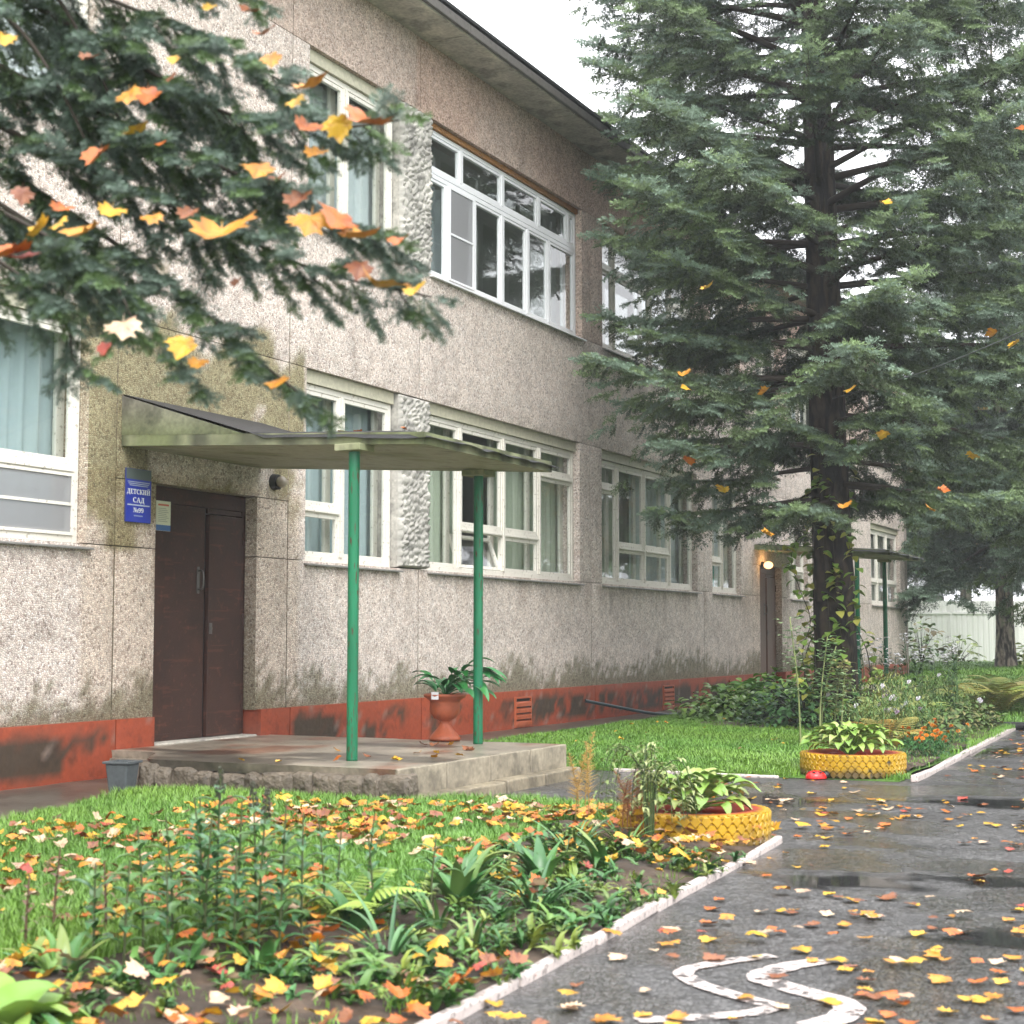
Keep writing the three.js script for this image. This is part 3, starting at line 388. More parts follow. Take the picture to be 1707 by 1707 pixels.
function platform(z0, z1, dep, label, rough) {
  const G = thing('entrance_platform', label, 'doorstep');
  const stain = (x, y, z) => { const f = fbm(x * 1.6, z * 1.6, 121, 4), wet = sst(0.5, 0.6, fbm(x * 1.1 + 4, z * 2.2, 122, 3)), red = sst(0.6, 0.68, fbm(x * 2.4, z * 1.7, 123, 4)); const k = lerp(0.72, 0.24, wet) * lerp(0.8, 1.1, f); return [lerp(k, k * 0.8, red) * 0.86, lerp(k, k * 0.5, red) * 0.79, lerp(k, k * 0.42, red) * 0.71]; };
  const n = 40, p = []; for (let j = 0; j <= n; j++) for (let i = 0; i <= n; i++) { const x = i / n * dep, z = lerp(z0 + (rough ? 0.04 * fbm(x * 5, 1, 124, 3) - 0.02 - 0.62 * sst(0.95, 0.45, x) : 0), z1, j / n); p.push([x, 0.285 - 0.006 * fbm(x * 4, z * 4, 125, 2), z]); }
  const top = gridGeo(p, n, n).toNonIndexed(), lip = []; for (let j = 0; j <= 1; j++) for (let i = 0; i <= n; i++) { const x = i / n * dep; lip.push([x, j ? p[i][1] : 0.225 - 0.02 * fbm(x * 7, 5, 126, 2), p[i][2] - (j ? 0 : 0.015)]); }
  mesh('top_slab', paint(uvBox(merge([top, gridGeo(lip, n, 1).toNonIndexed(), box(rough ? 0.85 : 0.06, dep - 0.03, 0.0, 0.22, z1 + 0.03, z0 - 0.09), box(0.04, 0.84, 0.0, 0.22, z1 + 0.03, z0 - 0.6)])), stain), M.conStep, G);
  const r = RNG(77), L = (z0 - z1) / 4; for (let k = 0; k < 4; k++) mesh('edge_block', paint(box(dep - 0.03, dep + 0.02, 0.0, 0.283, z0 - (k + 1) * L + 0.006, z0 - k * L - 0.006, 0.012), () => [0.66, 0.61, 0.52]), M.con, G);
  for (let k = 0; k < 4; k++) mesh('footing_block', paint(box(dep + 0.021, dep + 0.16, -0.02, 0.09 + 0.015 * r(), z0 - (k + 1) * L + 0.01, z0 - k * L - 0.01, 0.02), () => [0.6, 0.54, 0.43]), M.con, G);
  if (rough) for (let k = 0, x = 0.86; x < dep - 0.1; k++) { const w = 0.13 + 0.2 * r(), hh = 0.15 + 0.07 * r(), g = new THREE.IcosahedronGeometry(1, 3), s = 500 + k * 3; warp(g, (a, b, c) => { const q = 1 + 0.5 * (fbm(a * 1.7 + 5, b * 1.7 + c * 1.3 + 5, s, 3) - 0.5), sq = (t) => Math.sign(t) * Math.pow(Math.abs(t), 0.6); return [sq(a) * w * 0.56 * q, sq(b) * hh * 0.55 * q, sq(c) * 0.1 * q]; }); g.translate(x + w / 2, 0.14 + 0.02 * (r() - 0.5), z0 - 0.065 + 0.045 * r()); mesh('stone', uvBox(g), M.stone, G); x += w * 0.92; }
  return G;
}
platform(-9.62, -12.5, 3.05, 'worn concrete platform with a crumbling stone side before the near door', true);
platform(-27.4, -30.3, 2.4, 'low concrete platform before the far door behind the spruce', false);
// ---------------------------------------------------------------- signs, lamp, small things at the porch
function canvasTex(w, h, draw) { const c = document.createElement('canvas'); c.width = w; c.height = h; const x = c.getContext('2d'); draw(x, w, h); const t = new THREE.CanvasTexture(c); t.colorSpace = THREE.SRGBColorSpace; return t; }
{
  const t = canvasTex(256, 416, (x, w, h) => {
    x.fillStyle = '#27379b'; x.fillRect(0, 0, w, h); x.fillStyle = '#56605f'; x.fillRect(0, 0, w, 82); x.textAlign = 'center'; x.fillStyle = '#9fa8b4'; x.fillRect(14, 98, w - 28, 7); x.fillRect(22, 112, w - 44, 7); x.fillRect(34, 126, w - 68, 7);
    x.fillStyle = '#e6e8df'; x.font = 'bold 52px serif'; x.fillText('ДЕТСКИЙ', w / 2, 196, w - 16); x.font = 'bold 56px serif'; x.fillText('САД', w / 2, 262); x.fillStyle = '#aeb9c8'; x.fillRect(14, 278, w - 28, 10); x.fillStyle = '#e6e8df'; x.font = 'bold 50px serif'; x.fillText('№99', w / 2, 340); x.fillStyle = '#8b96b5'; x.fillRect(82, 362, 92, 10);
  });
  const s = thing('wall_sign', 'blue metal name plate with white lettering on the wall left of the near door', 'sign', [0.012, 2.37, -10.56]);
  mesh('plate', box(-0.006, 0.004, -0.225, 0.225, -0.165, 0.165, 0.003), std({ color: C(0.03, 0.04, 0.2), roughness: 0.4 }), s);
  mesh('face', new THREE.PlaneGeometry(0.322, 0.442).rotateY(Math.PI / 2).translate(0.0065, 0, 0), std({ map: t, roughness: 0.4 }), s);
  const n = canvasTex(160, 208, (x, w, h) => { x.fillStyle = '#cfd2b8'; x.fillRect(0, 0, w, h); x.fillStyle = '#4a6da0'; x.fillRect(0, h - 40, w, 40); x.fillStyle = '#c0674f'; x.fillRect(20, 20, 120, 13); x.fillStyle = '#8d9280'; for (let i = 0; i < 8; i++) x.fillRect(22, 50 + i * 13, 90 + 26 * ((i * 7) % 3) / 2, 4); });
  const q = thing('paper_notice', 'small cream paper notice with a blue foot fixed to the near brown door', 'notice', [-0.118, 2.24, -11.06]);
  mesh('sheet', box(-0.003, 0.001, -0.13, 0.13, -0.1, 0.1), std({ color: C(0.5, 0.5, 0.4), roughness: 0.7 }), q); mesh('print', new THREE.PlaneGeometry(0.196, 0.256).rotateY(Math.PI / 2).translate(0.003, 0, 0), std({ map: n, roughness: 0.6 }), q);
  const l = thing('wall_lamp', 'unlit round lamp with a dark base on the wall right of the near door', 'lamp', [0, 2.66, -12.56]);
  mesh('base', new THREE.CylinderGeometry(0.07, 0.08, 0.06, 20).rotateZ(-Math.PI / 2).translate(0.03, 0, 0), M.black, l); mesh('glass_shade', new THREE.SphereGeometry(0.055, 20, 14).scale(1, 1, 1).translate(0.09, 0, 0), std({ color: C(0.35, 0.3, 0.24), roughness: 0.25 }), l);
  const e = thing('wall_lamp', 'glowing orange lamp above the far door behind the spruce', 'lamp', [-0.02, 2.5, -28.32]);
  mesh('base', new THREE.CylinderGeometry(0.06, 0.07, 0.05, 16).rotateZ(-Math.PI / 2).translate(0.04, 0, 0), M.black, e); mesh('bulb', new THREE.SphereGeometry(0.085, 18, 12).scale(1, 0.8, 1).translate(0.14, 0, 0), std({ color: C(0.8, 0.5, 0.3), emissive: C(1, 0.52, 0.2), emissiveIntensity: 1.2 }), e);
  const p = new THREE.PointLight(new THREE.Color(1, 0.55, 0.22), 0.12, 0, 2); p.position.set(0.12, 2.5, -28.32); p.castShadow = true; p.shadow.radius = 4; scene.add(p);
}
{ // terracotta urn with a plant
  const u = thing('plant_urn', 'terracotta pedestal urn with a white tag between the two green porch posts', 'urn', [1.93, 0.285, -12.42]);
  const pr = [[0, 0], [0.135, 0], [0.14, 0.025], [0.12, 0.05], [0.075, 0.1], [0.05, 0.14], [0.045, 0.165], [0.06, 0.18], [0.1, 0.2], [0.128, 0.24], [0.135, 0.29], [0.13, 0.33], [0.14, 0.355], [0.185, 0.385], [0.19, 0.405], [0.17, 0.412], [0.12, 0.39], [0, 0.38]].map(([a, b]) => new THREE.Vector2(a, b));
  mesh('bowl', new THREE.LatheGeometry(pr, 32), M.terra, u); mesh('soil', new THREE.CircleGeometry(0.13, 20).rotateX(-Math.PI / 2).translate(0, 0.396, 0), M.soil, u); mesh('tag', box(-0.035, 0.035, 0.365, 0.43, 0.182, 0.186), std({ color: C(0.75, 0.75, 0.78), roughness: 0.5 }), u);
}
{ // small grey bin
  const b = thing('waste_bin', 'small grey tapered bin at the wall corner of the platform', 'bin', [0.84, 0.03, -9.42], 0.15); b.scale.setScalar(0.72);
  mesh('body', warp(box(-0.13, 0.13, 0, 0.33, -0.13, 0.13, 0.02), (x, y, z) => { const k = lerp(0.74, 1, y / 0.33); return [x * k, y, z * k]; }), M.grey, b); mesh('rim', merge([box(-0.15, 0.15, 0.325, 0.35, 0.115, 0.15, 0.008), box(-0.15, 0.15, 0.325, 0.35, -0.15, -0.115, 0.008), box(-0.15, -0.115, 0.326, 0.349, -0.115, 0.115), box(0.115, 0.15, 0.326, 0.349, -0.115, 0.115)]), M.grey, b);
  const h = mesh('garden_hose', tube([[0.06, 0.33, -19.9], [0.25, 0.22, -20.6], [0.5, 0.1, -21.4], [0.75, 0.06, -22.3], [1.2, 0.05, -22.6], [1.9, 0.06, -22.4]], 0.022, 0.022, 40, 8), std({ color: C(0.02, 0.04, 0.045), roughness: 0.4 })); tag(h, 'dark garden hose running from the red plinth across the lawn edge', 'hose');
  const w = mesh('overhead_wire', tube([[3.55, 4.2, -19.75], [5.2, 4.2, -17.9], [7.5, 4.5, -15.5], [10.5, 5.2, -12.6]], 0.006, 0.006, 30, 6), std({ color: C(0.12, 0.13, 0.13), roughness: 0.6 })); tag(w, 'thin dark wire running from the spruce trunk to the right', 'wire');
  const p = mesh('drain_pipe', merge([tube([[5.15, 0.05, -21.35], [7.5, 0.06, -21.3], [11, 0.05, -21.2]], 0.05, 0.05, 10, 10)]), M.black); tag(p, 'dark pipe lying across the path at the end of the white kerb', 'pipe');
}
// ---------------------------------------------------------------- tyre planters
const redIn = [0.5, 0.07, 0.045];
function tyre(label, x, z, turn) {
  const T = thing('tyre_planter', label, 'tyre planter', [x, 0.0, z], turn, 'yellow tyre planters'), Ro = 0.46, H = 0.21, r = RNG(5);
  const g = [], n = 96, prof = [[0.2, 0.015], [0.27, 0.0], [0.4, 0.004], [0.435, 0.02], [0.437, 0.1], [0.435, 0.185], [0.415, 0.203], [0.37, 0.208], [0.3, 0.2], [0.25, 0.185], [0.235, 0.165], [0.26, 0.14], [0.33, 0.1]];
  const lg = new THREE.LatheGeometry(prof.map(([a, b]) => new THREE.Vector2(a * Ro / 0.46, b)), n).toNonIndexed();
  const mud = (a, b, c) => sst(0.05, 0.0, b - 0.09 * fbm(a * 9 + 3, c * 9 + 3, 133, 4)) * 0.85, wear = (a, b, c) => 0.7 + 0.45 * fbm(a * 14, c * 14 + b * 9, 131, 3), yel = (a, b, c) => { const k = wear(a, b, c), ch = sst(0.74, 0.78, fbm(a * 22, b * 22 + c * 22, 132, 3)); const md = mud(a, b, c); return [lerp(lerp(0.56 * k, 0.03, ch), 0.05, md), lerp(lerp(0.33 * k, 0.03, ch), 0.038, md), lerp(lerp(0.012, 0.03, ch), 0.028, md)]; };
  mesh('casing', paint(lg, (a, b, c) => { const q = Math.hypot(a, c); return q < 0.4 && b > 0.12 ? redIn.map((v) => v * wear(a, b, c)) : yel(a, b, c); }), M.tyre, T);
  // tread: three offset rows of lugs all round, plus shoulder lugs
  const lugs = [], N = 46;
  for (let row = 0; row < 4; row++) for (let k = 0; k < N; k++) { const a = (k + (row % 2) * 0.5) / N * 6.2832, y = 0.035 + row * 0.044, s = new THREE.Shape(); s.moveTo(0, -0.026); s.lineTo(0.026, 0.002); s.lineTo(0.012, 0.026); s.lineTo(-0.012, 0.026); s.lineTo(-0.026, 0.002); s.closePath(); const q = new THREE.ExtrudeGeometry(s, { depth: 0.012, bevelEnabled: true, bevelSize: 0.004, bevelThickness: 0.005, bevelSegments: 1 }).toNonIndexed ? new THREE.ExtrudeGeometry(s, { depth: 0.01, bevelEnabled: true, bevelSize: 0.004, bevelThickness: 0.006, bevelSegments: 1, steps: 1 }) : null; q.translate(0, y, 0.434).rotateY(a); lugs.push(q); }
  for (let k = 0; k < N; k++) { const a = k / N * 6.2832, q = box(-0.016, 0.016, 0.186, 0.205, 0.392, 0.444, 0.004); q.rotateY(a); lugs.push(q); }
  mesh('tread', paint(merge(lugs), yel), M.tyre, T);
  mesh('soil', new THREE.CircleGeometry(0.27, 24).rotateX(-Math.PI / 2).translate(0, 0.15, 0), M.soil, T); void g; void r;
}
tyre('yellow painted tyre with red rim at the near kerb end, half behind dry stalks', 5.47, -8.88, 0.3);
tyre('yellow painted tyre with red rim at the corner of the far lawn', 5.22, -13.72, 1.1);
{ // ladybird stone
  const L = thing('ladybird_ornament', 'small red ladybird ornament with black head beside the far yellow tyre', 'ornament', [5.03, 0.02, -13.22], 0.7); L.scale.setScalar(0.8);
  mesh('shell', new THREE.SphereGeometry(0.1, 24, 14, 0, 6.2832, 0, 1.7).scale(1.15, 0.75, 0.9), std({ color: C(0.6, 0.02, 0.02), roughness: 0.25 }), L);
  mesh('head', new THREE.SphereGeometry(0.045, 16, 10).scale(1, 0.9, 1.1).translate(0.11, 0.025, 0), M.black, L);
  for (const [a, b] of [[0.4, 0.7], [1.3, 0.8], [2.2, 0.75], [-0.5, 0.75], [-1.4, 0.8], [-2.3, 0.7]]) mesh('spot', new THREE.SphereGeometry(0.017, 10, 8).scale(1, 0.5, 1).translate(0.115 * Math.sin(b) * Math.cos(a), 0.075 * Math.cos(b) + 0.003, 0.09 * Math.sin(b) * Math.sin(a)), M.black, L);
}

// ---------------------------------------------------------------- leaves and plants
// a blade: starts at origin going out along +x; elevation e0 -> e1 along its length, folded along the midrib
function blade(len, w, e0, e1, fold = 0.25, n = 6, shape = 0.75, wave = 0) {
  const p = []; let x = 0, y = 0; for (let i = 0; i <= n; i++) { const t = i / n, e = lerp(e0, e1, t), k = Math.pow(Math.sin(Math.PI * clamp(Math.pow(t, shape), 0.015, 0.985)), 0.85), hw = w / 2 * k, up = hw * fold * Math.cos(e), bk = hw * fold * Math.sin(e), wv = wave * Math.sin(t * 9); p.push([x - bk, y + up + wv, -hw], [x, y, 0], [x - bk, y + up - wv, hw]); x += Math.cos(e) * len / n; y += Math.sin(e) * len / n; }
  return gridGeo(p, 2, n);
}
const put = (g, x, y, z, turn, s = 1, tilt = 0, roll = 0) => { const q = g.clone(); if (roll) q.rotateX(roll); if (tilt) q.rotateZ(tilt); if (s !== 1) q.scale(s, s, s); q.rotateY(turn); q.translate(x, y, z); return q; };
function hosta(name, label, cat, x, y, z, n, R, mats, seed, big = 1) {
  const P = thing(name, label, cat, [x, y, z]), r = RNG(seed), stems = [];
  for (let i = 0; i < n; i++) { const t = i / n, a = i * 2.4 + 0.5 * r(), lean = lerp(1.25, 0.35, t) + 0.2 * (r() - 0.5), L = R * lerp(0.45, 0.75, t) * (0.8 + 0.4 * r()), px = Math.cos(a) * Math.cos(lean) * L, py = Math.sin(lean) * L * lerp(1, 0.75, t), pz = -Math.sin(a) * Math.cos(lean) * L; stems.push(tube([[0, 0, 0], [px * 0.4, py * 0.7, pz * 0.4], [px, py, pz]], 0.006, 0.004, 4, 4));
    const e0 = lerp(0.9, 0.05, t) + 0.3 * (r() - 0.5), g = blade((0.2 + 0.08 * r()) * big, (0.135 + 0.04 * r()) * big, e0, e0 - 0.9 - 0.7 * r(), 0.3 + 0.2 * r(), 7, 0.52, 0.004); mesh('leaf', put(g, px, py, pz, a + 0.3 * (r() - 0.5), 1, 0, 0.5 * (r() - 0.5)), mats[Math.floor(r() * mats.length)], P); }
  mesh('stems', merge(stems), mats[0], P); return P;
}
const HM = [leafS(0.2, 0.33, 0.06, 0.34), leafS(0.26, 0.36, 0.075, 0.34), leafS(0.16, 0.28, 0.05, 0.36), leafS(0.3, 0.36, 0.11, 0.38)];
hosta('hosta', 'light green hosta growing in the near yellow tyre', 'plant', 5.47, 0.17, -8.88, 90, 0.42, HM, 21, 0.56);
hosta('hosta', 'light green hosta growing in the far yellow tyre', 'plant', 5.2, 0.17, -13.72, 130, 0.48, HM, 22, 0.5);
hosta('hosta', 'bright yellow green hosta in the bottom left corner of the bed', 'plant', 5.34, 0.0, -3.42, 30, 0.24, [leafS(0.19, 0.32, 0.045), leafS(0.15, 0.28, 0.04), leafS(0.22, 0.33, 0.07)], 23, 1.0);
{ // plant of the urn
  const P = thing('potted_plant', 'broad leaved green plant growing out of the terracotta urn', 'plant', [1.93, 0.66, -12.42]), r = RNG(31), mm = [leafS(0.03, 0.15, 0.045, 0.3), leafS(0.04, 0.2, 0.05, 0.3), leafS(0.08, 0.25, 0.1, 0.35)], stem = [];
  for (let i = 0; i < 36; i++) { const right = i < 16, a = right ? -0.35 + 0.9 * (r() - 0.5) : 6.28 * r(), L = right ? 0.22 + 0.24 * r() : 0.08 + 0.26 * r(), el = right ? 0.2 + 0.5 * r() : 0.5 + 0.8 * r(), px = Math.cos(a) * Math.cos(el) * L, py = Math.sin(el) * L, pz = -Math.sin(a) * Math.cos(el) * L; stem.push(tube([[0, 0, 0], [px * 0.4, py * 0.75, pz * 0.4], [px, py, pz]], 0.005, 0.003, 4, 4)); mesh('leaf', put(blade(0.19 + 0.1 * r(), 0.085 + 0.03 * r(), right ? 0.1 : 0.8, -0.5 - 0.9 * r(), 0.3, 6, 0.8), px, py, pz, a + 0.5 * (r() - 0.5)), mm[i % 3], P); }
  mesh('stems', merge(stem), mm[0], P);
}
// tall flower stalks with paired leaves
function stalks(name, label, cat, list, mats, o = {}) {
  const P = thing(name, label, cat, [list[0][0], 0, list[0][1]], 0, o.group), r = RNG(o.seed || 41), [bx, bz] = list[0];
  for (const [x, z, h] of list) { const lx = (r() - 0.5) * 0.12 * h, lz = (r() - 0.5) * 0.12 * h, y0 = nearH(x, z); const at = (t) => [x - bx + lx * t * t, y0 + h * t, z - bz + lz * t * t]; const S = mesh('stalk', tube([at(0), at(0.5), at(1)], 0.006, 0.003, 8, 5), mats.stem, P); const g = [[], []];
    const step = o.step || 0.05; for (let y = o.from || 0.08; y < h * (o.top || 0.86); y += step) { const q = at(y / h), a0 = y / step * 1.57 + r(); for (const s of [0, Math.PI]) { const L = (o.len || 0.1) * (0.7 + 0.5 * r()) * (0.6 + 0.6 * Math.sin(Math.PI * clamp(y / h, 0.1, 0.95))); g[r() < 0.5 ? 0 : 1].push(put(blade(L, (o.w || 0.03) * (0.8 + 0.4 * r()), 0.7, -0.5 - 0.5 * r(), 0.3, 4), q[0], q[1], q[2], a0 + s + 0.6 * (r() - 0.5))); } }
    g.forEach((l, k) => { if (l.length) { const f = mesh('foliage', merge(l), mats.leaf[k], S); f.userData.kind = 'stuff'; } });
    if (o.seed_head) { const hg = []; for (let k = 0; k < (h > 0.55 ? 40 : 0); k++) { const t = r(), a = 6.28 * r(), q = at(0.84 + 0.17 * t), rr = 0.017 * (1 - 0.6 * t); hg.push(new THREE.IcosahedronGeometry(0.003 + 0.004 * r(), 0).scale(1, 1.5, 1).translate(q[0] + rr * Math.cos(a), q[1], q[2] + rr * Math.sin(a))); } if (hg.length) mesh('seed_head', merge(hg), mats.head, S); } }
  return P;
}
const PM = { stem: leafS(0.07, 0.09, 0.03, 0.6), leaf: [leafS(0.06, 0.16, 0.06, 0.24), leafS(0.1, 0.21, 0.06, 0.28)], head: leafS(0.05, 0.05, 0.03, 0.7) };
stalks('phlox', 'tall dark leafy stalks with dry seed heads in the left of the near bed', 'plant', [[5.05, -4.85, 0.62], [4.97, -4.7, 0.46], [5.18, -4.8, 0.52], [5.3, -4.9, 0.52], [5.12, -5.0, 0.56], [5.34, -4.7, 0.58], [5.22, -4.55, 0.5], [4.9, -4.95, 0.5], [5.42, -4.85, 0.5], [5.0, -4.5, 0.45], [5.26, -4.3, 0.4], [5.08, -4.3, 0.36], [5.38, -4.5, 0.42], [5.46, -4.65, 0.38], [5.15, -4.65, 0.55], [4.95, -4.3, 0.34]], PM, { seed_head: true, seed: 42, len: 0.11, w: 0.044, step: 0.041 });
stalks('phlox', 'low leafy stalks behind the fern in the near bed', 'plant', [[5.3, -5.5, 0.42], [5.42, -5.35, 0.36], [5.2, -5.35, 0.4], [5.1, -5.6, 0.32], [5.52, -5.62, 0.34]], PM, { seed: 43 });
stalks('weedy_plant', 'reddish weedy stalks at the left edge of the near bed', 'plant', [[4.55, -4.55, 0.34], [4.4, -4.4, 0.3], [4.65, -4.3, 0.28], [4.5, -4.1, 0.32], [4.75, -4.6, 0.3]], { stem: leafS(0.12, 0.07, 0.04, 0.6), leaf: [leafS(0.12, 0.12, 0.05), leafS(0.16, 0.08, 0.05)], head: PM.head }, { seed: 44, len: 0.06, w: 0.014, step: 0.03 });
function strap(name, label, cat, x, z, n, L, w, mats, seed, e0 = 1.35, e1 = -0.9, y = null) { const P = thing(name, label, cat, [x, y ?? nearH(x, z), z]), r = RNG(seed); for (let i = 0; i < n; i++) { const a = 6.28 * r(), l = L * (0.65 + 0.5 * r()), s = e0 - 0.5 * r(); mesh('leaf', put(blade(l, w * (0.8 + 0.4 * r()), s, lerp(s, e1, 0.4 + 0.7 * r()), 0.45, 9, 0.5), 0.03 * Math.cos(a), 0, -0.03 * Math.sin(a), a), mats[i % mats.length], P); } return P; }
const SM = [leafS(0.06, 0.17, 0.05, 0.3), leafS(0.1, 0.22, 0.08, 0.3), leafS(0.04, 0.12, 0.04, 0.33)];
strap('daylily', 'arching strap leaved clump beside the kerb with two pale bent blades', 'plant', 5.72, -4.95, 13, 0.34, 0.018, SM, 51);
strap('daylily', 'dark glossy strap leaved clump by the kerb below the lily leaves', 'plant', 5.78, -6.05, 26, 0.36, 0.018, SM, 52);
strap('daylily', 'thin strap leaved clump in front of the dry plumes', 'plant', 5.3, -7.55, 18, 0.42, 0.016, SM, 53);
strap('broad_leaf_plant', 'group of upright broad green leaves in the middle of the near bed', 'plant', 5.5, -5.9, 19, 0.28, 0.062, [leafS(0.04, 0.13, 0.035, 0.33), leafS(0.07, 0.19, 0.045, 0.33), leafS(0.11, 0.2, 0.05, 0.36)], 54, 1.5, -0.3);
strap('broad_leaf_plant', 'upright broad leaves right of the middle of the near bed', 'plant', 5.55, -6.6, 14, 0.27, 0.06, [leafS(0.04, 0.13, 0.035, 0.33), leafS(0.07, 0.19, 0.045, 0.33)], 55, 1.5, -0.3);
strap('broad_leaf_plant', 'upright broad leaves behind the strap clump next to the kerb', 'plant', 5.4, -5.25, 11, 0.25, 0.06, [leafS(0.05, 0.15, 0.04, 0.33), leafS(0.07, 0.19, 0.045, 0.33)], 56, 1.5, -0.3);
[[5.62, -5.5, 14, 0.3, 0.02, 'strap leaved clump between the broad leaves and the kerb'], [5.6, -7.2, 14, 0.28, 0.05, 'broad leaved clump by the kerb halfway to the near tyre'], [5.42, -7.95, 12, 0.26, 0.02, 'thin strap leaved clump just before the drooping plant'], [5.3, -6.35, 13, 0.28, 0.055, 'broad leaved clump on the lawn side of the near bed'], [5.85, -5.35, 12, 0.22, 0.018, 'small strap leaved clump touching the white kerb'], [5.5, -4.5, 9, 0.2, 0.05, 'small broad leaved clump at the front right of the near bed'], [5.0, -4.1, 9, 0.2, 0.05, 'small broad leaved clump behind the bright hosta']].forEach(([x, z, n, L, w, l], i) => strap(w > 0.03 ? 'broad_leaf_plant' : 'daylily', l, 'plant', x, z, n, L, w, [leafS(0.06, 0.16, 0.04, 0.3), leafS(0.1, 0.22, 0.05, 0.32), leafS(0.18, 0.24, 0.06, 0.35)], 520 + i, 1.5, -0.7));
function frond(L, n, w, r) { const g = [], pts = []; let x = 0, y = 0; for (let i = 0; i <= n; i++) { const t = i / n, e = lerp(1.15, -0.35, t); pts.push([x, y, 0]); if (i > 1) for (const s of [-1, 1]) { const l = w * Math.sin(Math.PI * clamp(0.12 + 0.88 * t, 0, 0.98)) * (0.9 + 0.2 * r()), d = [0.45, -0.12, s]; const m = Math.hypot(...d), q = d.map((v) => v / m * l), k = L / n * 0.62; g.push([x - k, y, 0, x + k, y + 0.002, 0, x + q[0] + k * 0.2, y + q[1], q[2]], [x - k, y, 0, x + q[0] + k * 0.2, y + q[1], q[2], x + q[0] - k * 0.5, y + q[1], q[2] * 0.96]); } x += Math.cos(e) * L / n; y += Math.sin(e) * L / n; } return merge([tris(g), tube(pts.filter((_, i) => i % 4 === 0 || i === n), 0.004, 0.0015, 10, 4)]); }
function fern(label, x, z, n, L, mats, seed, y, a0 = 0, sp = 6.2832, group) { const P = thing('fern', label, 'fern', [x, y, z], 0, group), r = RNG(seed); for (let i = 0; i < n; i++) { const a = a0 + sp * (i + 0.6 * r()) / n, l = L * (0.75 + 0.4 * r()); mesh('frond', put(frond(l, 20, l * 0.27, r), 0, 0, 0, a, 1, 0.25 * (r() - 0.5)), mats[i % mats.length], P); } return P; }
fern('yellow green fern with a few fronds in the middle of the near bed', 5.28, -5.3, 7, 0.42, [leafS(0.3, 0.42, 0.07, 0.6), leafS(0.24, 0.36, 0.06, 0.6)], 61, 0.08);
const FY = [leafS(0.4, 0.42, 0.08, 0.6), leafS(0.28, 0.38, 0.08, 0.6), leafS(0.5, 0.44, 0.12, 0.6)];
[[4.62, -24.9, 'yellowing fern beside the path at the right edge, nearest of the row'], [4.5, -26.8, 'yellowing fern at the right edge, second of the row'], [4.72, -23.4, 'pale yellow fern in front of the fern row by the path'], [4.2, -28.4, 'yellowing fern at the back of the row by the path'], [4.9, -24.0, 'yellow fern tight against the path at the right edge']].forEach(([x, z, l], i) => fern(l, x, z, 13, 0.95, FY, 64 + i, gh(x, z) + 0.05, 0, 6.2832));
fern('yellow green fern arching over the lawn behind the white flowers', 4.35, -19.6, 10, 0.85, [leafS(0.32, 0.36, 0.07, 0.6), leafS(0.24, 0.34, 0.07, 0.6)], 70, 0.05);
fern('rusty yellow fern among the flowers above the orange blooms', 4.9, -16.6, 8, 0.6, [leafS(0.4, 0.24, 0.05, 0.6), leafS(0.34, 0.3, 0.08, 0.6)], 71, 0.05);
// dry yellow plumes
function plume(label, x, z, h, seed, mats, n = 3) { const P = thing('dry_plume', label, 'plant', [x, nearH(x, z), z]), r = RNG(seed); for (let s = 0; s < n; s++) { const lx = (r() - 0.5) * 0.2, lz = (r() - 0.5) * 0.12, hh = h * (0.75 + 0.35 * r()), at = (t) => [lx * t * t + 0.03 * s, hh * t, lz * t * t]; const S = mesh('stalk', tube([at(0), at(0.5), at(1)], 0.004, 0.002, 6, 4), mats[0], P), g = []; for (let k = 0; k < 110; k++) { const t = 0.3 + 0.7 * Math.pow(r(), 0.8), a = 6.28 * r(), q = at(t), l = 0.085 * (1.2 - t) * (0.5 + 0.9 * r()), dy = l * (0.1 + 0.8 * r()), w = 0.0022; const ex = q[0] + Math.cos(a) * l, ez = q[2] + Math.sin(a) * l; g.push([q[0], q[1] - w, q[2], q[0], q[1] + w, q[2], ex, q[1] + dy, ez], [q[0] + w, q[1], q[2] + w, q[0] - w, q[1], q[2] - w, ex, q[1] + dy, ez]); } const f = mesh('plume', tris(g), mats[1 + s % (mats.length - 1)], S); f.userData.kind = 'stuff'; } }
plume('dry yellow feathery plumes standing left of the near tyre', 4.78, -8.75, 0.5, 81, [leafS(0.3, 0.2, 0.06, 0.7), leafS(0.62, 0.42, 0.14, 0.7), leafS(0.55, 0.36, 0.12, 0.7)], 4);
plume('reddish dry stalks just left of the drooping plant', 5.2, -8.45, 0.34, 82, [leafS(0.25, 0.1, 0.05, 0.7), leafS(0.5, 0.26, 0.12, 0.7)], 5);
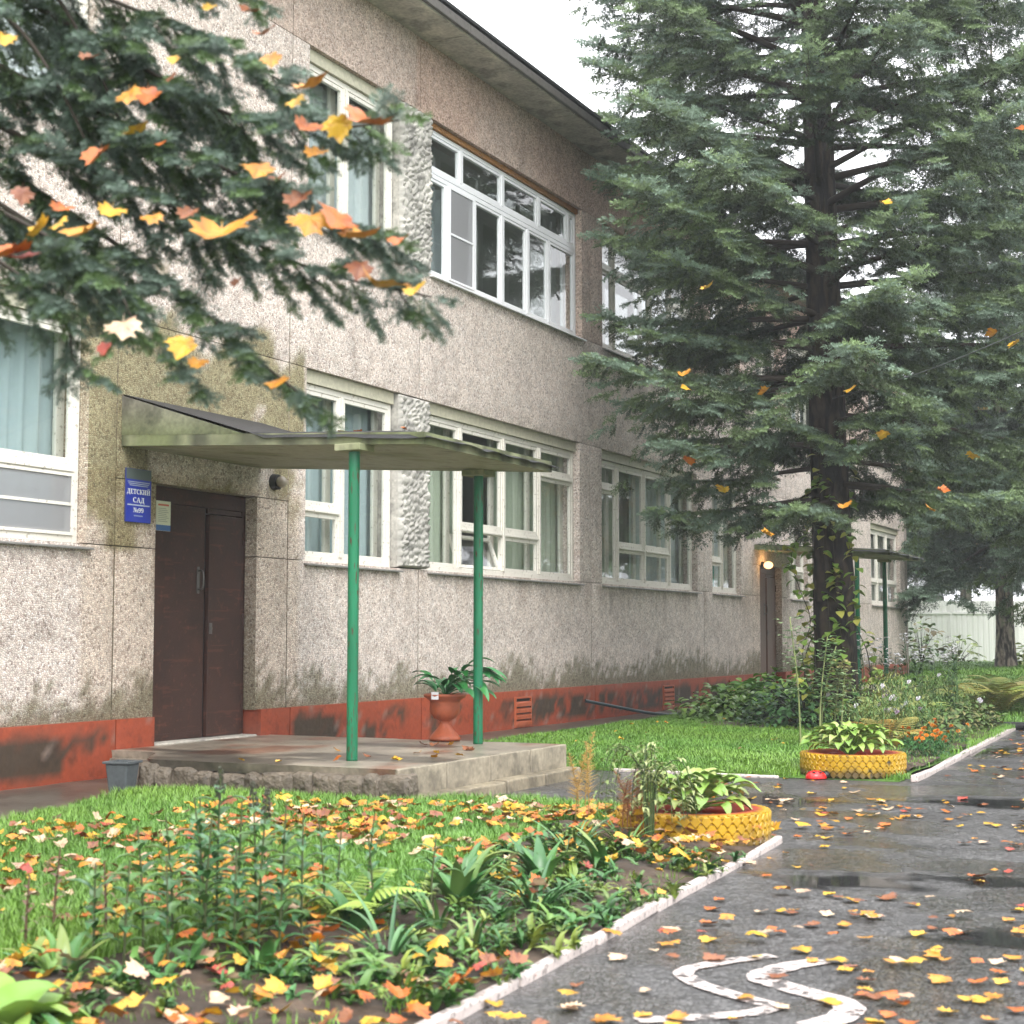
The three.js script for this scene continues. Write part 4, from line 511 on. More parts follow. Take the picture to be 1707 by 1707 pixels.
{ // drooping plant before the near tyre
  const P = thing('drooping_plant', 'drooping bunch of stems with small leaves in front of the near tyre', 'plant', [5.42, nearH(5.42, -8.3), -8.3]), r = RNG(91), mm = [leafS(0.06, 0.1, 0.03, 0.5), leafS(0.16, 0.22, 0.06, 0.4), leafS(0.3, 0.34, 0.14, 0.4)];
  for (let i = 0; i < 13; i++) { const a = 6.28 * r(), out = 0.12 + 0.14 * r(), h = 0.42 + 0.14 * r(), pts = [[0.02 * Math.cos(a), 0, 0.02 * Math.sin(a)], [0.05 * Math.cos(a), h * 0.8, 0.05 * Math.sin(a)], [out * 0.7 * Math.cos(a), h, out * 0.7 * Math.sin(a)], [out * Math.cos(a), h * 0.7, out * Math.sin(a)], [out * 1.1 * Math.cos(a), h * 0.3, out * 1.1 * Math.sin(a)]]; const S = mesh('stem', tube(pts, 0.005, 0.002, 16, 4), mm[0], P), c = new THREE.CatmullRomCurve3(pts.map((p) => V(...p))), g = []; for (let k = 0; k < 34; k++) { const q = c.getPointAt(0.35 + 0.65 * r()); g.push(put(blade(0.05 + 0.03 * r(), 0.018, 0.2, -1.2, 0.3, 3), q.x, q.y, q.z, 6.28 * r())); } const f = mesh('foliage', merge(g), mm[1 + i % 2], S); f.userData.kind = 'stuff'; }
}
{ // a low marigold and its relatives by the far kerb
  const petal = (R, n) => { const g = []; for (let ring = 0; ring < 3; ring++) for (let i = 0; i < n; i++) g.push(put(blade(R * (1 - ring * 0.22), R * 0.55, 0.25 + ring * 0.4, -0.2 + ring * 0.4, 0.2, 3), 0, 0.004 * ring, 0, (i + ring * 0.4) / n * 6.2832)); return merge(g); };
  const pg = petal(0.028, 9), om = leafS(0.62, 0.2, 0.006, 0.8), om2 = leafS(0.55, 0.13, 0.006, 0.8), gm = leafS(0.04, 0.13, 0.035, 0.4);
  const marigold = (label, x, y, z, n, R, seed, group) => { const P = thing('marigold', label, 'flower', [x, y, z], 0, group), r = RNG(seed), st = [], lf = []; for (let i = 0; i < n; i++) { const a = 6.28 * r(), d = R * Math.sqrt(r()), h = 0.12 + 0.14 * r(), px = d * Math.cos(a), pz = d * Math.sin(a); st.push(tube([[px * 0.6, 0, pz * 0.6], [px * 0.9, h * 0.6, pz * 0.9], [px, h, pz]], 0.003, 0.003, 3, 4)); mesh('bloom', put(pg, px, h, pz, r() * 6, 1, 0.5 * (r() - 0.5), 0.6), r() < 0.7 ? om : om2, P); } for (let i = 0; i < n * 22; i++) { const a = 6.28 * r(), d = R * Math.sqrt(r()); lf.push(put(blade(0.05 + 0.03 * r(), 0.014, 0.7, -0.3, 0.3, 3), d * Math.cos(a), 0.02 + 0.14 * r(), d * Math.sin(a), 6.28 * r())); } mesh('stems', merge(st), gm, P).userData.kind = 'stuff'; const f = mesh('foliage', merge(lf), gm, P); f.userData.kind = 'stuff'; };
  marigold('single orange marigold near the bottom of the near bed', 5.74, 0.03, -4.45, 1, 0.03, 101);
  marigold('orange marigolds beside the far tyre, nearest clump', 5.52, 0.05, -15.3, 16, 0.24, 102, 'marigolds along the far kerb'); marigold('orange marigolds behind the nearest clump along the far kerb', 5.36, 0.05, -16.2, 14, 0.26, 103, 'marigolds along the far kerb'); marigold('orange marigolds furthest along the far kerb', 5.36, 0.05, -17.2, 9, 0.22, 104, 'marigolds along the far kerb');
  const P = thing('cosmos_bush', 'feathery green flower bush with white blooms beside the spruce trunk', 'plant', [4.62, 0.05, -18.6]), r = RNG(111), gms = [leafS(0.09, 0.18, 0.05, 0.6), leafS(0.15, 0.24, 0.07, 0.6), leafS(0.24, 0.27, 0.08, 0.6)], wm = leafS(0.75, 0.72, 0.76, 0.6), pm = leafS(0.5, 0.36, 0.52, 0.6);
  const cl = (list, k) => { for (let i = 0; i < list.length; i++) { const [x, z, h, n] = list[i], g = []; const S = mesh('stalk', tube([[x, 0, z], [x + 0.05, h * 0.5, z], [x + 0.08 * (r() - 0.5), h, z]], 0.006, 0.003, 5, 4), gms[0], P); for (let j = 0; j < n; j++) { const t = Math.pow(r(), 0.7), a = 6.28 * r(), q = [x, 0.06 + h * 0.95 * t, z], R = 0.28 * (0.35 + Math.sin(Math.PI * clamp(t, 0.05, 0.92))) * Math.sqrt(r()); g.push(put(blade(0.045 + 0.06 * r(), 0.016, 0.6, -0.7, 0.2, 2), q[0] + R * Math.cos(a), q[1], q[2] + R * Math.sin(a), 6.28 * r(), 1, 1.4 * (r() - 0.5))); } const f = mesh('foliage', merge(g), gms[i % 3], S); f.userData.kind = 'stuff'; } for (let i = 0; i < k; i++) { const l = list[Math.floor(r() * list.length)]; mesh('bloom', put(pg, l[0] + 0.6 * (r() - 0.5), l[2] * (0.75 + 0.4 * r()), l[1] + 0.6 * (r() - 0.5), 0, 1.25, 0.6, 0.6), r() < 0.78 ? wm : pm, P); } };
  const L = []; for (let i = 0; i < 26; i++) L.push([(r() - 0.5) * 0.9, (r() - 0.5) * 4.6, 0.3 + 0.42 * r(), 210]); cl(L, 26);
}
{ // tall white flowers near the far post
  const P = thing('white_flower_stalks', 'stalks of white flowers in front of the far green post', 'plant', [3.95, 0.1, -22.6]), r = RNG(121), wm = leafS(0.78, 0.76, 0.78, 0.6), gm = leafS(0.06, 0.14, 0.04, 0.45);
  for (let i = 0; i < 16; i++) { const x = (r() - 0.5) * 1.3, z = (r() - 0.5) * 1.6, h = 0.75 + 0.4 * r(); const S = mesh('stalk', tube([[x, 0, z], [x + 0.04, h * 0.5, z], [x + 0.1 * (r() - 0.5), h, z]], 0.006, 0.004, 5, 4), gm, P), g = [], l = []; for (let k = 0; k < 8; k++) g.push(put(blade(0.1, 0.075, 0.4, -0.6, 0.3, 3), x + 0.1 * (r() - 0.5), h * (0.86 + 0.2 * r()), z + 0.1 * (r() - 0.5), 6.28 * r())); for (let k = 0; k < 40; k++) l.push(put(blade(0.1 + 0.06 * r(), 0.03, 0.7, -0.5, 0.3, 3), x, h * 0.85 * r(), z, 6.28 * r())); mesh('bloom', merge(g), wm, S).userData.kind = 'stuff'; const f = mesh('foliage', merge(l), gm, S); f.userData.kind = 'stuff'; }
  // rose canes before the trunk
  const Q = thing('rose_bush', 'tall thin rose canes with small pale leaves in front of the spruce trunk', 'shrub', [4.3, 0.05, -16.2]), lm = [leafS(0.26, 0.36, 0.18, 0.4), leafS(0.18, 0.3, 0.12, 0.4), leafS(0.36, 0.32, 0.13, 0.4)];
  [[-0.2, 0.1, 1.35, -0.1], [-0.05, -0.1, 1.05, 0.18], [0.12, 0, 0.9, 0.1], [0.22, 0.1, 0.8, 0.05], [0.02, 0.2, 1.15, 0.1]].forEach(([x, z, h, lean], i) => { const at = (t) => [x + lean * t * t, h * t, z]; const S = mesh('cane', tube([at(0), at(0.5), at(1)], 0.011, 0.006, 8, 5), leafS(0.26, 0.3, 0.12, 0.5), Q), g = []; for (let k = 0; k < 60; k++) { const t = 0.4 + 0.6 * r(), q = at(t), a = 6.28 * r(), d = 0.04 + 0.09 * r(); g.push(put(blade(0.08 + 0.035 * r(), 0.065, 0.3, -0.5, 0.2, 3), q[0] + d * Math.cos(a), q[1] + 0.04 * (r() - 0.5), q[2] + d * Math.sin(a), 6.28 * r())); } const f = mesh('foliage', merge(g), lm[i % 3], S); f.userData.kind = 'stuff'; });
}
function bush(name, label, x, z, y, rx, ry, rz, n, ls, mats, seed, lw = 0.62) { // many separate leaves through a rounded, uneven volume
  const P = thing(name, label, 'shrub', [x, y, z]), r = RNG(seed), st = [], lf = mats.map(() => []);
  for (let i = 0; i < 16; i++) { const a = 6.28 * r(), e = 0.4 + 1.0 * r(), q = [rx * 0.8 * Math.cos(a) * Math.cos(e), ry * 0.9 * Math.sin(e), rz * 0.8 * Math.sin(a) * Math.cos(e)]; st.push(tube([[0, 0, 0], [q[0] * 0.4, q[1] * 0.6, q[2] * 0.4], q], 0.012, 0.004, 5, 4)); }
  for (let i = 0; i < n; i++) { const a = 6.28 * r(), u = r(), e = Math.asin(u), k = Math.pow(r(), 0.45) * (0.65 + 0.7 * fbm(3 + Math.cos(a) * 1.6, 3 + Math.sin(a) * 1.6 + u * 2, seed, 3)), L = ls * (0.7 + 0.6 * r()); lf[Math.floor(r() * mats.length)].push(M4(rx * k * Math.cos(a) * Math.cos(e), ry * k * u + 0.03, rz * k * Math.sin(a) * Math.cos(e), (r() - 0.5) * 0.8, -a + 1.6 * (r() - 0.5), (r() - 0.6) * 1.0, L)); }
  mesh('stems', merge(st), M.twig, P); const bl = blade(1, lw, 0.25, -0.6, 0.28, 4, 0.8); mats.forEach((m, k) => { const o = inst(bl, m, lf[k]); o.name = 'foliage'; o.userData.kind = 'stuff'; P.add(o); });
  return P;
}
const GB = [leafS(0.1, 0.26, 0.03, 0.65), leafS(0.16, 0.34, 0.035, 0.65), leafS(0.24, 0.4, 0.05, 0.65)];
bush('hydrangea_bush', 'spreading bright green leafy bush at the foot of the spruce', 2.1, -22.4, 0.03, 1.05, 0.62, 1.2, 1000, 0.17, GB, 141);
bush('low_shrub', 'low yellow green ground shrub between the plinth and the spruce', 1.6, -21.6, 0.02, 0.8, 0.45, 1.4, 800, 0.11, [leafS(0.12, 0.24, 0.04, 0.4), leafS(0.18, 0.3, 0.06, 0.4)], 142);
bush('low_shrub', 'dark low shrub right beside the spruce trunk on bare soil', 3.1, -19.9, 0.02, 0.9, 0.6, 0.9, 800, 0.11, [leafS(0.03, 0.08, 0.025, 0.45), leafS(0.04, 0.11, 0.03, 0.45)], 143);
bush('young_bush', 'loose young bush with large leaves in front of the white fence', -0.6, -45.4, 0.33, 0.75, 1.5, 0.6, 110, 0.26, [leafS(0.1, 0.2, 0.05, 0.6), leafS(0.16, 0.22, 0.06, 0.6), leafS(0.2, 0.16, 0.06, 0.6)], 144);
bush('young_bush', 'thin yellowish bush left of the grey tree trunk at the fence', 0.35, -45.8, 0.33, 0.7, 0.9, 0.5, 80, 0.2, [leafS(0.3, 0.36, 0.12, 0.6), leafS(0.2, 0.28, 0.08, 0.6)], 145);
bush('low_shrub', 'low yellow green shrub right of the grey tree trunk at the fence', 2.9, -44.0, 0.33, 1.2, 0.7, 1.0, 500, 0.2, [leafS(0.28, 0.34, 0.06, 0.6), leafS(0.16, 0.26, 0.05, 0.6)], 146);
bush('low_shrub', 'low mixed green and rusty planting in the border at the right edge', 5.0, -20.2, 0.04, 0.35, 0.28, 2.2, 700, 0.09, [leafS(0.12, 0.2, 0.05, 0.55), leafS(0.2, 0.2, 0.07, 0.55), leafS(0.1, 0.15, 0.05, 0.55)], 147);
bush('low_shrub', 'leafy green border planting behind the yellow ferns', 4.9, -30.5, 0.12, 0.4, 0.6, 2.4, 700, 0.15, [leafS(0.14, 0.24, 0.05, 0.6), leafS(0.24, 0.3, 0.07, 0.6)], 148);
// ---------------------------------------------------------------- fence and yard behind
{
  const F = thing('metal_fence', 'white corrugated metal fence closing the yard behind the building', 'fence'), a = V(-15, 0, -41.7), d = V(3.1, 0, -1.5).normalize(), fm = std({ color: C(0.78, 0.77, 0.74), roughness: 0.45 }), n = V(-d.z, 0, d.x);
  const pg = (() => { const p = [], W = 2.0, N = 96; for (let j = 0; j <= 1; j++) for (let i = 0; i <= N; i++) { const x = i / N * W, c = (x / 0.16) % 1, o = 0.012 * (sst(0.05, 0.15, c) - sst(0.7, 0.8, c)) ; p.push([x, j * 1.9, o * 1.6]); } return gridGeo(p, N, 1).toNonIndexed(); })(); pg.computeVertexNormals();
  const ang = Math.atan2(-d.z, d.x);
  for (let i = 0; i < 16; i++) { const p = a.clone().addScaledVector(d, i * 2.03); const m = mesh('fence_panel', pg, fm, F); m.position.set(p.x, 0.36, p.z); m.rotation.y = ang; const q = mesh('fence_post', box(-0.03, 0.03, -0.1, 1.92, 0.02, 0.07, 0.006), fm, F); q.position.set(p.x - 0.015 * d.x, 0.36, p.z); q.rotation.y = ang; const t = mesh('fence_rail', box(0.04, 1.99, 1.5, 1.56, 0.03, 0.05, 0.005), fm, F); t.position.set(p.x, 0.36, p.z); t.rotation.y = ang; }
  const H = thing('outbuilding', 'low dark outbuilding with a pale roof edge beyond the white fence', 'building', [-11.8, 0.3, -62]);
  mesh('wall', box(-8, 8, 0, 2.5, -4, 0, 0.02), std({ map: speck, color: C(0.12, 0.075, 0.07), roughness: 0.8 }), H); mesh('roof', warp(box(-8.4, 8.4, 2.5, 2.8, -4.4, 0.5, 0.02), (x, y, z) => [x, y + (z < -2 ? 0.7 : 0), z]), std({ map: speck, color: C(0.72, 0.72, 0.74), roughness: 0.6 }), H); mesh('window', box(3, 4.2, 1.1, 2.1, 0.002, 0.03), M.white, H);
}
// ---------------------------------------------------------------- spruces
const fwd = camera.getWorldDirection(V());
const atD = (u, v, d) => { const q = V((u - 853.5) / 853.5, (853.5 - v) / 853.5, 0.5).unproject(camera).sub(camera.position).normalize(); return camera.position.clone().addScaledVector(q, d / q.dot(fwd)); };
function needles(L, n, nl, nw, r, ox = 0, oy = 0, oz = 0, dir = V(1, 0, 0)) { // one needle-covered twig as thin triangles
  const out = [], x = dir.clone().normalize(), z = x.clone().cross(V(0, 1, 0)).normalize(), y = z.clone().cross(x); const P = V(), T = V(), W = V();
  for (let i = 0; i < n; i++) { const t = Math.pow((i + r()) / n, 0.9), a = 6.28 * r(), l = nl * (0.7 + 0.5 * r()) * (t > 0.9 ? 0.8 : 1), c = lerp(0.4, 1.2, t * t * t) * (0.7 + 0.5 * r()); P.set(ox, oy, oz).addScaledVector(x, t * L); T.set(0, 0, 0).addScaledVector(y, Math.cos(a)).addScaledVector(z, Math.sin(a)); W.copy(T).cross(x); T.addScaledVector(x, c).addScaledVector(V(0, 1, 0), 0.25).normalize(); const b = W.clone().multiplyScalar(nw / 2); const e = P.clone().addScaledVector(T, l), m = P.clone().addScaledVector(T, l * 0.45);
    out.push([m.x - b.x, m.y - b.y, m.z - b.z, m.x + b.x, m.y + b.y, m.z + b.z, e.x, e.y, e.z], [m.x + b.x, m.y + b.y, m.z + b.z, m.x - b.x, m.y - b.y, m.z - b.z, P.x, P.y, P.z]); }
  return out;
}
function branchlet(L, side, nPer, nl, nw, seed) { // a spray: leading shoot plus side shoots in a loose plane
  const r = RNG(seed); let l = needles(L, nPer, nl, nw, r);
  for (let k = 0; k < side; k++) { const t = (k + 0.6) / (side + 0.6), s = k % 2 ? 1 : -1, sl = L * (0.66 - 0.36 * t) * (0.7 + 0.6 * r()), a = 0.65 + 0.45 * r(); l = l.concat(needles(sl, Math.ceil(nPer * sl / L * 1.05), nl, nw, r, L * t * 0.86, 0, 0, V(Math.cos(a), -0.12 + 0.7 * (r() - 0.5), s * Math.sin(a)))); }
  return tris(l);
}
const farSpray = [0, 1, 2].map((i) => branchlet(0.27, 7, 42, 0.036, 0.0105, 300 + i));
const farSpray2 = [0, 1].map((i) => branchlet(0.42, 8, 36, 0.06, 0.018, 320 + i));
const nearSpray = [0, 1, 2].map((i) => branchlet(0.085, 4, 92, 0.0165, 0.0024, 310 + i));
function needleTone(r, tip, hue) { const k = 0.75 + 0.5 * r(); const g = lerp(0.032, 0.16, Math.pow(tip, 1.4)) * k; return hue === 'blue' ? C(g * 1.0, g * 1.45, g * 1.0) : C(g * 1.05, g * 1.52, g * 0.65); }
function spruce(name, label, pos, o) {
  const P = thing(name, label, 'tree', pos.toArray()), r = RNG(o.seed), H = o.H, mats = o.spray.map(() => []), cols = o.spray.map(() => []);
  const lean = (h) => V((o.lean?.[0] || 0) * h / H, h, (o.lean?.[1] || 0) * h / H), rad = (h) => o.r * Math.pow(1 - h / H * 0.97, 0.75);
  const tp = []; for (let i = 0; i <= 8; i++) tp.push(lean(H * i / 8 - (i ? 0 : 0.2))); const N = 60, tg = tube(tp, 1, 1, N, 16), p = tg.attributes.position, uv = tg.attributes.uv;
  for (let i = 0; i <= N; i++) { const h = H * i / N, c = lean(h - 0.2 * (1 - i / N)); for (let j = 0; j <= 16; j++) { const k = i * 17 + j, a = Math.atan2(p.getZ(k) - c.z, p.getX(k) - c.x), R = rad(h) * (1 + 0.5 * Math.exp(-h / 0.35)) * (0.9 + 0.25 * fbm(4 + Math.cos(a) * 2.5, 4 + Math.sin(a) * 2.5 + h * 0.8, o.seed, 3)); p.setXYZ(k, c.x + Math.cos(a) * R, c.y, c.z + Math.sin(a) * R); uv.setXY(k, j / 16 * 1.6, h * 0.55); } }
  tg.computeVertexNormals(); mesh('trunk', tg, o.bark, P);
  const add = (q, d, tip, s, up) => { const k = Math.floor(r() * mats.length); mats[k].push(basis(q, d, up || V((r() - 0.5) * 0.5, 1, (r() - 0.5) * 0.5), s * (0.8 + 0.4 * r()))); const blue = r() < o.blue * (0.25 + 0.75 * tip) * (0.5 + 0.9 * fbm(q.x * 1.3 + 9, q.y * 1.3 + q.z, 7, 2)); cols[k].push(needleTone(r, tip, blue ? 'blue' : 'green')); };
  let limbId = 0;
  for (let h = o.h0; h < (o.h1 || H * 0.97); h += o.whorl * (0.7 + 0.6 * r()) * (h > 11 ? 1.5 : 1)) {
    const nb = Math.round(o.nb * (0.8 + 0.4 * r())), a0 = 6.28 * r();
    for (let b = 0; b < nb; b++) {
      const hb = h + 0.28 * (r() - 0.5), az = a0 + 6.28 * (b + 0.5 * (r() - 0.5)) / nb; let L = o.R(hb) * (0.72 + 0.4 * r()); const dx = Math.cos(az), dz = Math.sin(az);
      if (o.wall !== undefined && pos.y + hb < 8.6 && dx < 0) L = Math.min(L, Math.max(0.8, (pos.x - o.wall) / -dx * (0.8 + 0.2 * r())));
      if (o.skip && o.skip(hb, az, L)) continue;
      const el = o.el(hb) + 0.14 * (r() - 0.5), c = lean(hb), sag = 0.10 + 0.08 * r(), at = (s) => { const t = s / L; return V(c.x + dx * s, c.y + s * Math.tan(el) - sag * s * s / L * 1.6 + 0.16 * L * Math.pow(t, 3.2), c.z + dz * s); };
      const br = tube([at(0), at(L * 0.3), at(L * 0.65), at(L)], 0.018 + 0.011 * L, 0.004, 10, 5); mesh('branch', br, o.twig || M.twig, P); limbId++;
      const sp = o.step, dirAt = (s) => at(Math.min(L, s + 0.05)).sub(at(s - 0.05)).normalize();
      for (let s = L * o.bare; s < L; s += sp * (0.75 + 0.5 * r())) {
        const t = s / L, d = dirAt(s), q = at(s); const lat = o.lat * L * (t < 0.45 ? lerp(0.45, 1, t / 0.45) : Math.pow(1 - (t - 0.45) / 0.62, 0.75)) * (0.75 + 0.5 * r());
        for (const sd of [-1, 1]) { if (r() < 0.1) continue; const an = 0.75 + 0.35 * r(), ld = V(d.x * Math.cos(an) - sd * d.z * Math.sin(an), d.y * 0.6 - 0.08 - 0.3 * (1 - t) * r(), d.z * Math.cos(an) + sd * d.x * Math.sin(an)).normalize(); const n = Math.max(1, Math.round(lat / (o.sl * 0.62)));
          for (let k = 0; k < n; k++) { const u = k / n * lat, w = q.clone().addScaledVector(ld, u); w.y -= 0.35 * u * u * (0.6 + r()); if (r() < o.gap) continue; const dd = ld.clone(); dd.y -= 0.5 * u * (0.5 + r()); dd.x += 0.8 * (r() - 0.5); dd.z += 0.8 * (r() - 0.5); dd.y += 0.5 * (r() - 0.5); if (k === n - 1) dd.y += 0.25; add(w, dd, clamp(t * 0.5 + (k + 1) / n * 0.5), 1); if (r() < o.hang) { const hd = dd.clone().multiplyScalar(0.5); hd.y -= 0.9; add(w, hd, 0.15, 0.8); } } }
        if (t > 0.55 || r() < 0.4) { const dd = d.clone(); dd.y += 0.25 * (r() - 0.2); add(q, dd, t, 1.05); }
      }
      add(at(L), dirAt(L - 0.06), 1, 1.1); add(at(L * 0.93), dirAt(L * 0.93).add(V(0.2 * (r() - 0.5), 0.35, 0.2 * (r() - 0.5))), 1, 1);
    }
  }
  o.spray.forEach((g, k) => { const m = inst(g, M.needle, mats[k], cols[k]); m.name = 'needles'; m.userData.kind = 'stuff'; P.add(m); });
  P.userData.n = undefined; delete P.userData.n; console.log(label, mats.reduce((a, b) => a + b.length, 0), 'sprays', limbId, 'branches');
  return P;
}
spruce('spruce_tree', 'tall dark green spruce on the lawn in front of the middle of the facade', V(3.5, 0, -20), { seed: 401, H: 19, r: 0.27, lean: [-0.35, 0.1], h0: 3.05, h1: 14.5, whorl: 0.46, nb: 6.6, R: (h) => h < 8 ? lerp(2.4, 3.3, sst(3, 4.6, h)) + 0.4 * sst(5.5, 8.5, h) : lerp(3.5, 0.4, Math.pow((h - 8) / 11, 1.4)), el: (h) => lerp(-0.04, 0.42, sst(2, 11, h)), wall: 0.35, bare: 0.34, step: 0.15, lat: 0.36, sl: 0.26, gap: 0.15, hang: 0.36, blue: 0.6, spray: farSpray, bark: M.bark });
{ const q = atD(1677, 1110, 41); q.y = gh(q.x, q.z);
  spruce('spruce_tree', 'blue green spruce with a bare grey trunk in front of the white fence', q, { seed: 402, H: 17, r: 0.24, h0: 3.5, h1: 15, whorl: 0.6, nb: 6, R: (h) => lerp(3.7, 0.4, Math.pow(clamp((h - 3) / 14), 1.1)), el: (h) => lerp(-0.3, 0.3, sst(3, 11, h)), bare: 0.18, step: 0.22, lat: 0.4, sl: 0.42, gap: 0.08, hang: 0.45, blue: 1.3, spray: farSpray2, bark: M.barkL }); }
{ const q = V(7.8, 0, -27); spruce('spruce_tree', 'dark spruce standing right of the path, its boughs reaching in from the right', q, { seed: 403, H: 17, r: 0.25, h0: 3.6, h1: 14, whorl: 0.46, nb: 7, R: (h) => lerp(4.3, 0.4, Math.pow(clamp((h - 3) / 14), 1.1)), el: (h) => lerp(-0.15, 0.35, sst(3, 11, h)), bare: 0.2, step: 0.22, lat: 0.38, sl: 0.42, gap: 0.03, hang: 0.5, blue: 0.7, spray: farSpray2, bark: M.bark }); }
// near spruce: its trunk stands left of the view, a few low boughs reach across
let nearBoughs = [];
{
  const base = V(3.6, 0.05, -3.0), P = thing('spruce_tree', 'blue green spruce boughs hanging across the upper left, holding orange leaves', 'tree', base.toArray()), r = RNG(405), mats = nearSpray.map(() => []), cols = nearSpray.map(() => []);
  const tg = tube([[0, -0.2, 0], [0, 3, 0.05], [0.05, 9, 0]], 0.2, 0.1, 20, 14); const uv = tg.attributes.uv; for (let i = 0; i < uv.count; i++) uv.setXY(i, uv.getY(i) * 1.3, uv.getX(i) * 5); mesh('trunk', tg, M.bark, P);
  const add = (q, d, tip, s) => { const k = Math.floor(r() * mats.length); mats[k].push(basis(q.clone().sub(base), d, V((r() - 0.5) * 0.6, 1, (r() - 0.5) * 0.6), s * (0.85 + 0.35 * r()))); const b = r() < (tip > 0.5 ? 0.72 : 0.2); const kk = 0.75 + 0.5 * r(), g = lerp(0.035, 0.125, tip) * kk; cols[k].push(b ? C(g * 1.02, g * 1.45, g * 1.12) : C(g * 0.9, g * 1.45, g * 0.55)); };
  // boughs through points (u, v, distance) taken along the stems seen in the photograph
  const list = [
    { p: [[-330, -330, 5.2], [60, -60, 5.0], [280, 40, 4.8], [420, 110, 4.6], [500, 150, 4.5]], d: 0.9, len: 0.3 },
    { p: [[-330, -200, 5.3], [150, 60, 5.0], [380, 190, 4.75], [540, 215, 4.5], [665, 200, 4.35]], d: 1.0, len: 0.24 },
    { p: [[-330, -60, 5.3], [100, 160, 5.0], [350, 270, 4.7], [530, 350, 4.45], [650, 396, 4.35]], d: 1.1, len: 0.27 },
    { p: [[-330, 40, 5.2], [120, 270, 4.95], [350, 370, 4.65], [540, 455, 4.4], [720, 495, 4.3]], d: 1.0, len: 0.22 },
    { p: [[-330, 160, 5.0], [-40, 330, 4.6], [90, 400, 4.4], [190, 470, 4.25], [225, 545, 4.2]], d: 1.0, len: 0.3 },
    { p: [[-330, 220, 4.8], [-100, 380, 4.5], [20, 450, 4.35], [110, 530, 4.3], [120, 600, 4.3]], d: 1.0, len: 0.24 },
    { p: [[-330, 60, 5.4], [80, 330, 5.1], [280, 470, 4.8], [430, 600, 4.6], [530, 680, 4.5]], d: 0.8, len: 0.26 },
    { p: [[-330, 160, 5.3], [0, 340, 5.0], [180, 470, 4.8], [280, 580, 4.65], [330, 640, 4.6]], d: 0.6, len: 0.22 },
    { p: [[-330, -380, 5.1], [100, -170, 5.0], [330, -70, 4.8], [430, 0, 4.7]], d: 0.9, len: 0.24 },
    { p: [[-330, -120, 4.9], [0, 20, 4.8], [90, 130, 4.75], [150, 250, 4.75]], d: 0.35, len: 0.16 },
    { p: [[-330, -220, 5.0], [60, -40, 4.9], [150, 90, 4.85], [215, 240, 4.85]], d: 0.4, len: 0.18 },
    { p: [[-330, -80, 5.6], [200, 90, 5.3], [400, 230, 5.1], [470, 360, 5.0]], d: 1.0, len: 0.28 },
    { p: [[-330, 40, 5.6], [150, 190, 5.2], [300, 300, 5.1], [400, 420, 5.0]], d: 0.8, len: 0.24 },
  ];
  for (const b of list) {
    const c = new THREE.CatmullRomCurve3(b.p.map((q) => atD(...q))), LL = c.getLength(); nearBoughs.push(c);
    mesh('branch', tube(c.points.map((q) => q.clone().sub(base)), 0.014, 0.003, 24, 6), M.twig, P);
    const tw = [];
    for (let s = LL * 0.22; s < LL; s += 0.042 / b.d * (0.7 + 0.6 * r())) {
      const t = s / LL, q = c.getPointAt(t), d = c.getTangentAt(t), sd = V(-d.z, 0, d.x).normalize(); const e = sst(0.22, 0.45, t);
      const lat = b.len * (t < 0.62 ? 1 : lerp(1, 0.3, (t - 0.62) / 0.38)) * (0.6 + 0.6 * r()) * (0.4 + 0.6 * e), m = r(), dir = d.clone().multiplyScalar(0.75).addScaledVector(sd, (m < 0.5 ? -1 : 1) * (0.4 + 0.6 * r())); dir.y += m < 0.55 ? -0.4 - 0.9 * r() : 0.3 * (r() - 0.4); dir.x += 0.5 * (r() - 0.5); dir.z += 0.5 * (r() - 0.5); dir.normalize();
      const n = Math.max(1, Math.round(lat / 0.055)), pts = [q.clone()]; let w = q.clone(), dd = dir.clone();
      for (let k = 0; k < n; k++) { const w2 = w.clone().addScaledVector(dd, 0.058); const tip = clamp((k + 1) / n * 0.55 + t * 0.45); add(w, dd, tip, 1); const q2 = V(-dd.z, 0, dd.x).normalize(); for (const s2 of [-1, 1]) if (r() < 0.75) { const e2 = dd.clone().multiplyScalar(0.8).addScaledVector(q2, s2 * 0.7); e2.y -= 0.15 * r(); add(w2, e2.normalize(), tip, 0.75); } if (k === n - 1) add(w2, dd, 1, 0.95); w = w2; dd.x += 0.5 * (r() - 0.5); dd.z += 0.5 * (r() - 0.5); dd.y -= 0.3 * (r() - 0.2); if (k === n - 2) dd.y += 0.3; dd.normalize(); pts.push(w.clone()); }
      tw.push(tube(pts.map((z) => z.clone().sub(base)), 0.0026, 0.0012, Math.max(2, pts.length), 4));
    }
    const f = mesh('twigs', merge(tw), M.twig, P); f.userData.kind = 'stuff';
    add(c.getPointAt(1), c.getTangentAt(1), 1, 1.1);
  }
  nearSpray.forEach((g, k) => { const m = inst(g, M.needle, mats[k], cols[k]); m.name = 'needles'; m.userData.kind = 'stuff'; P.add(m); });
  console.log('near sprays', mats.map((a) => a.length));
}
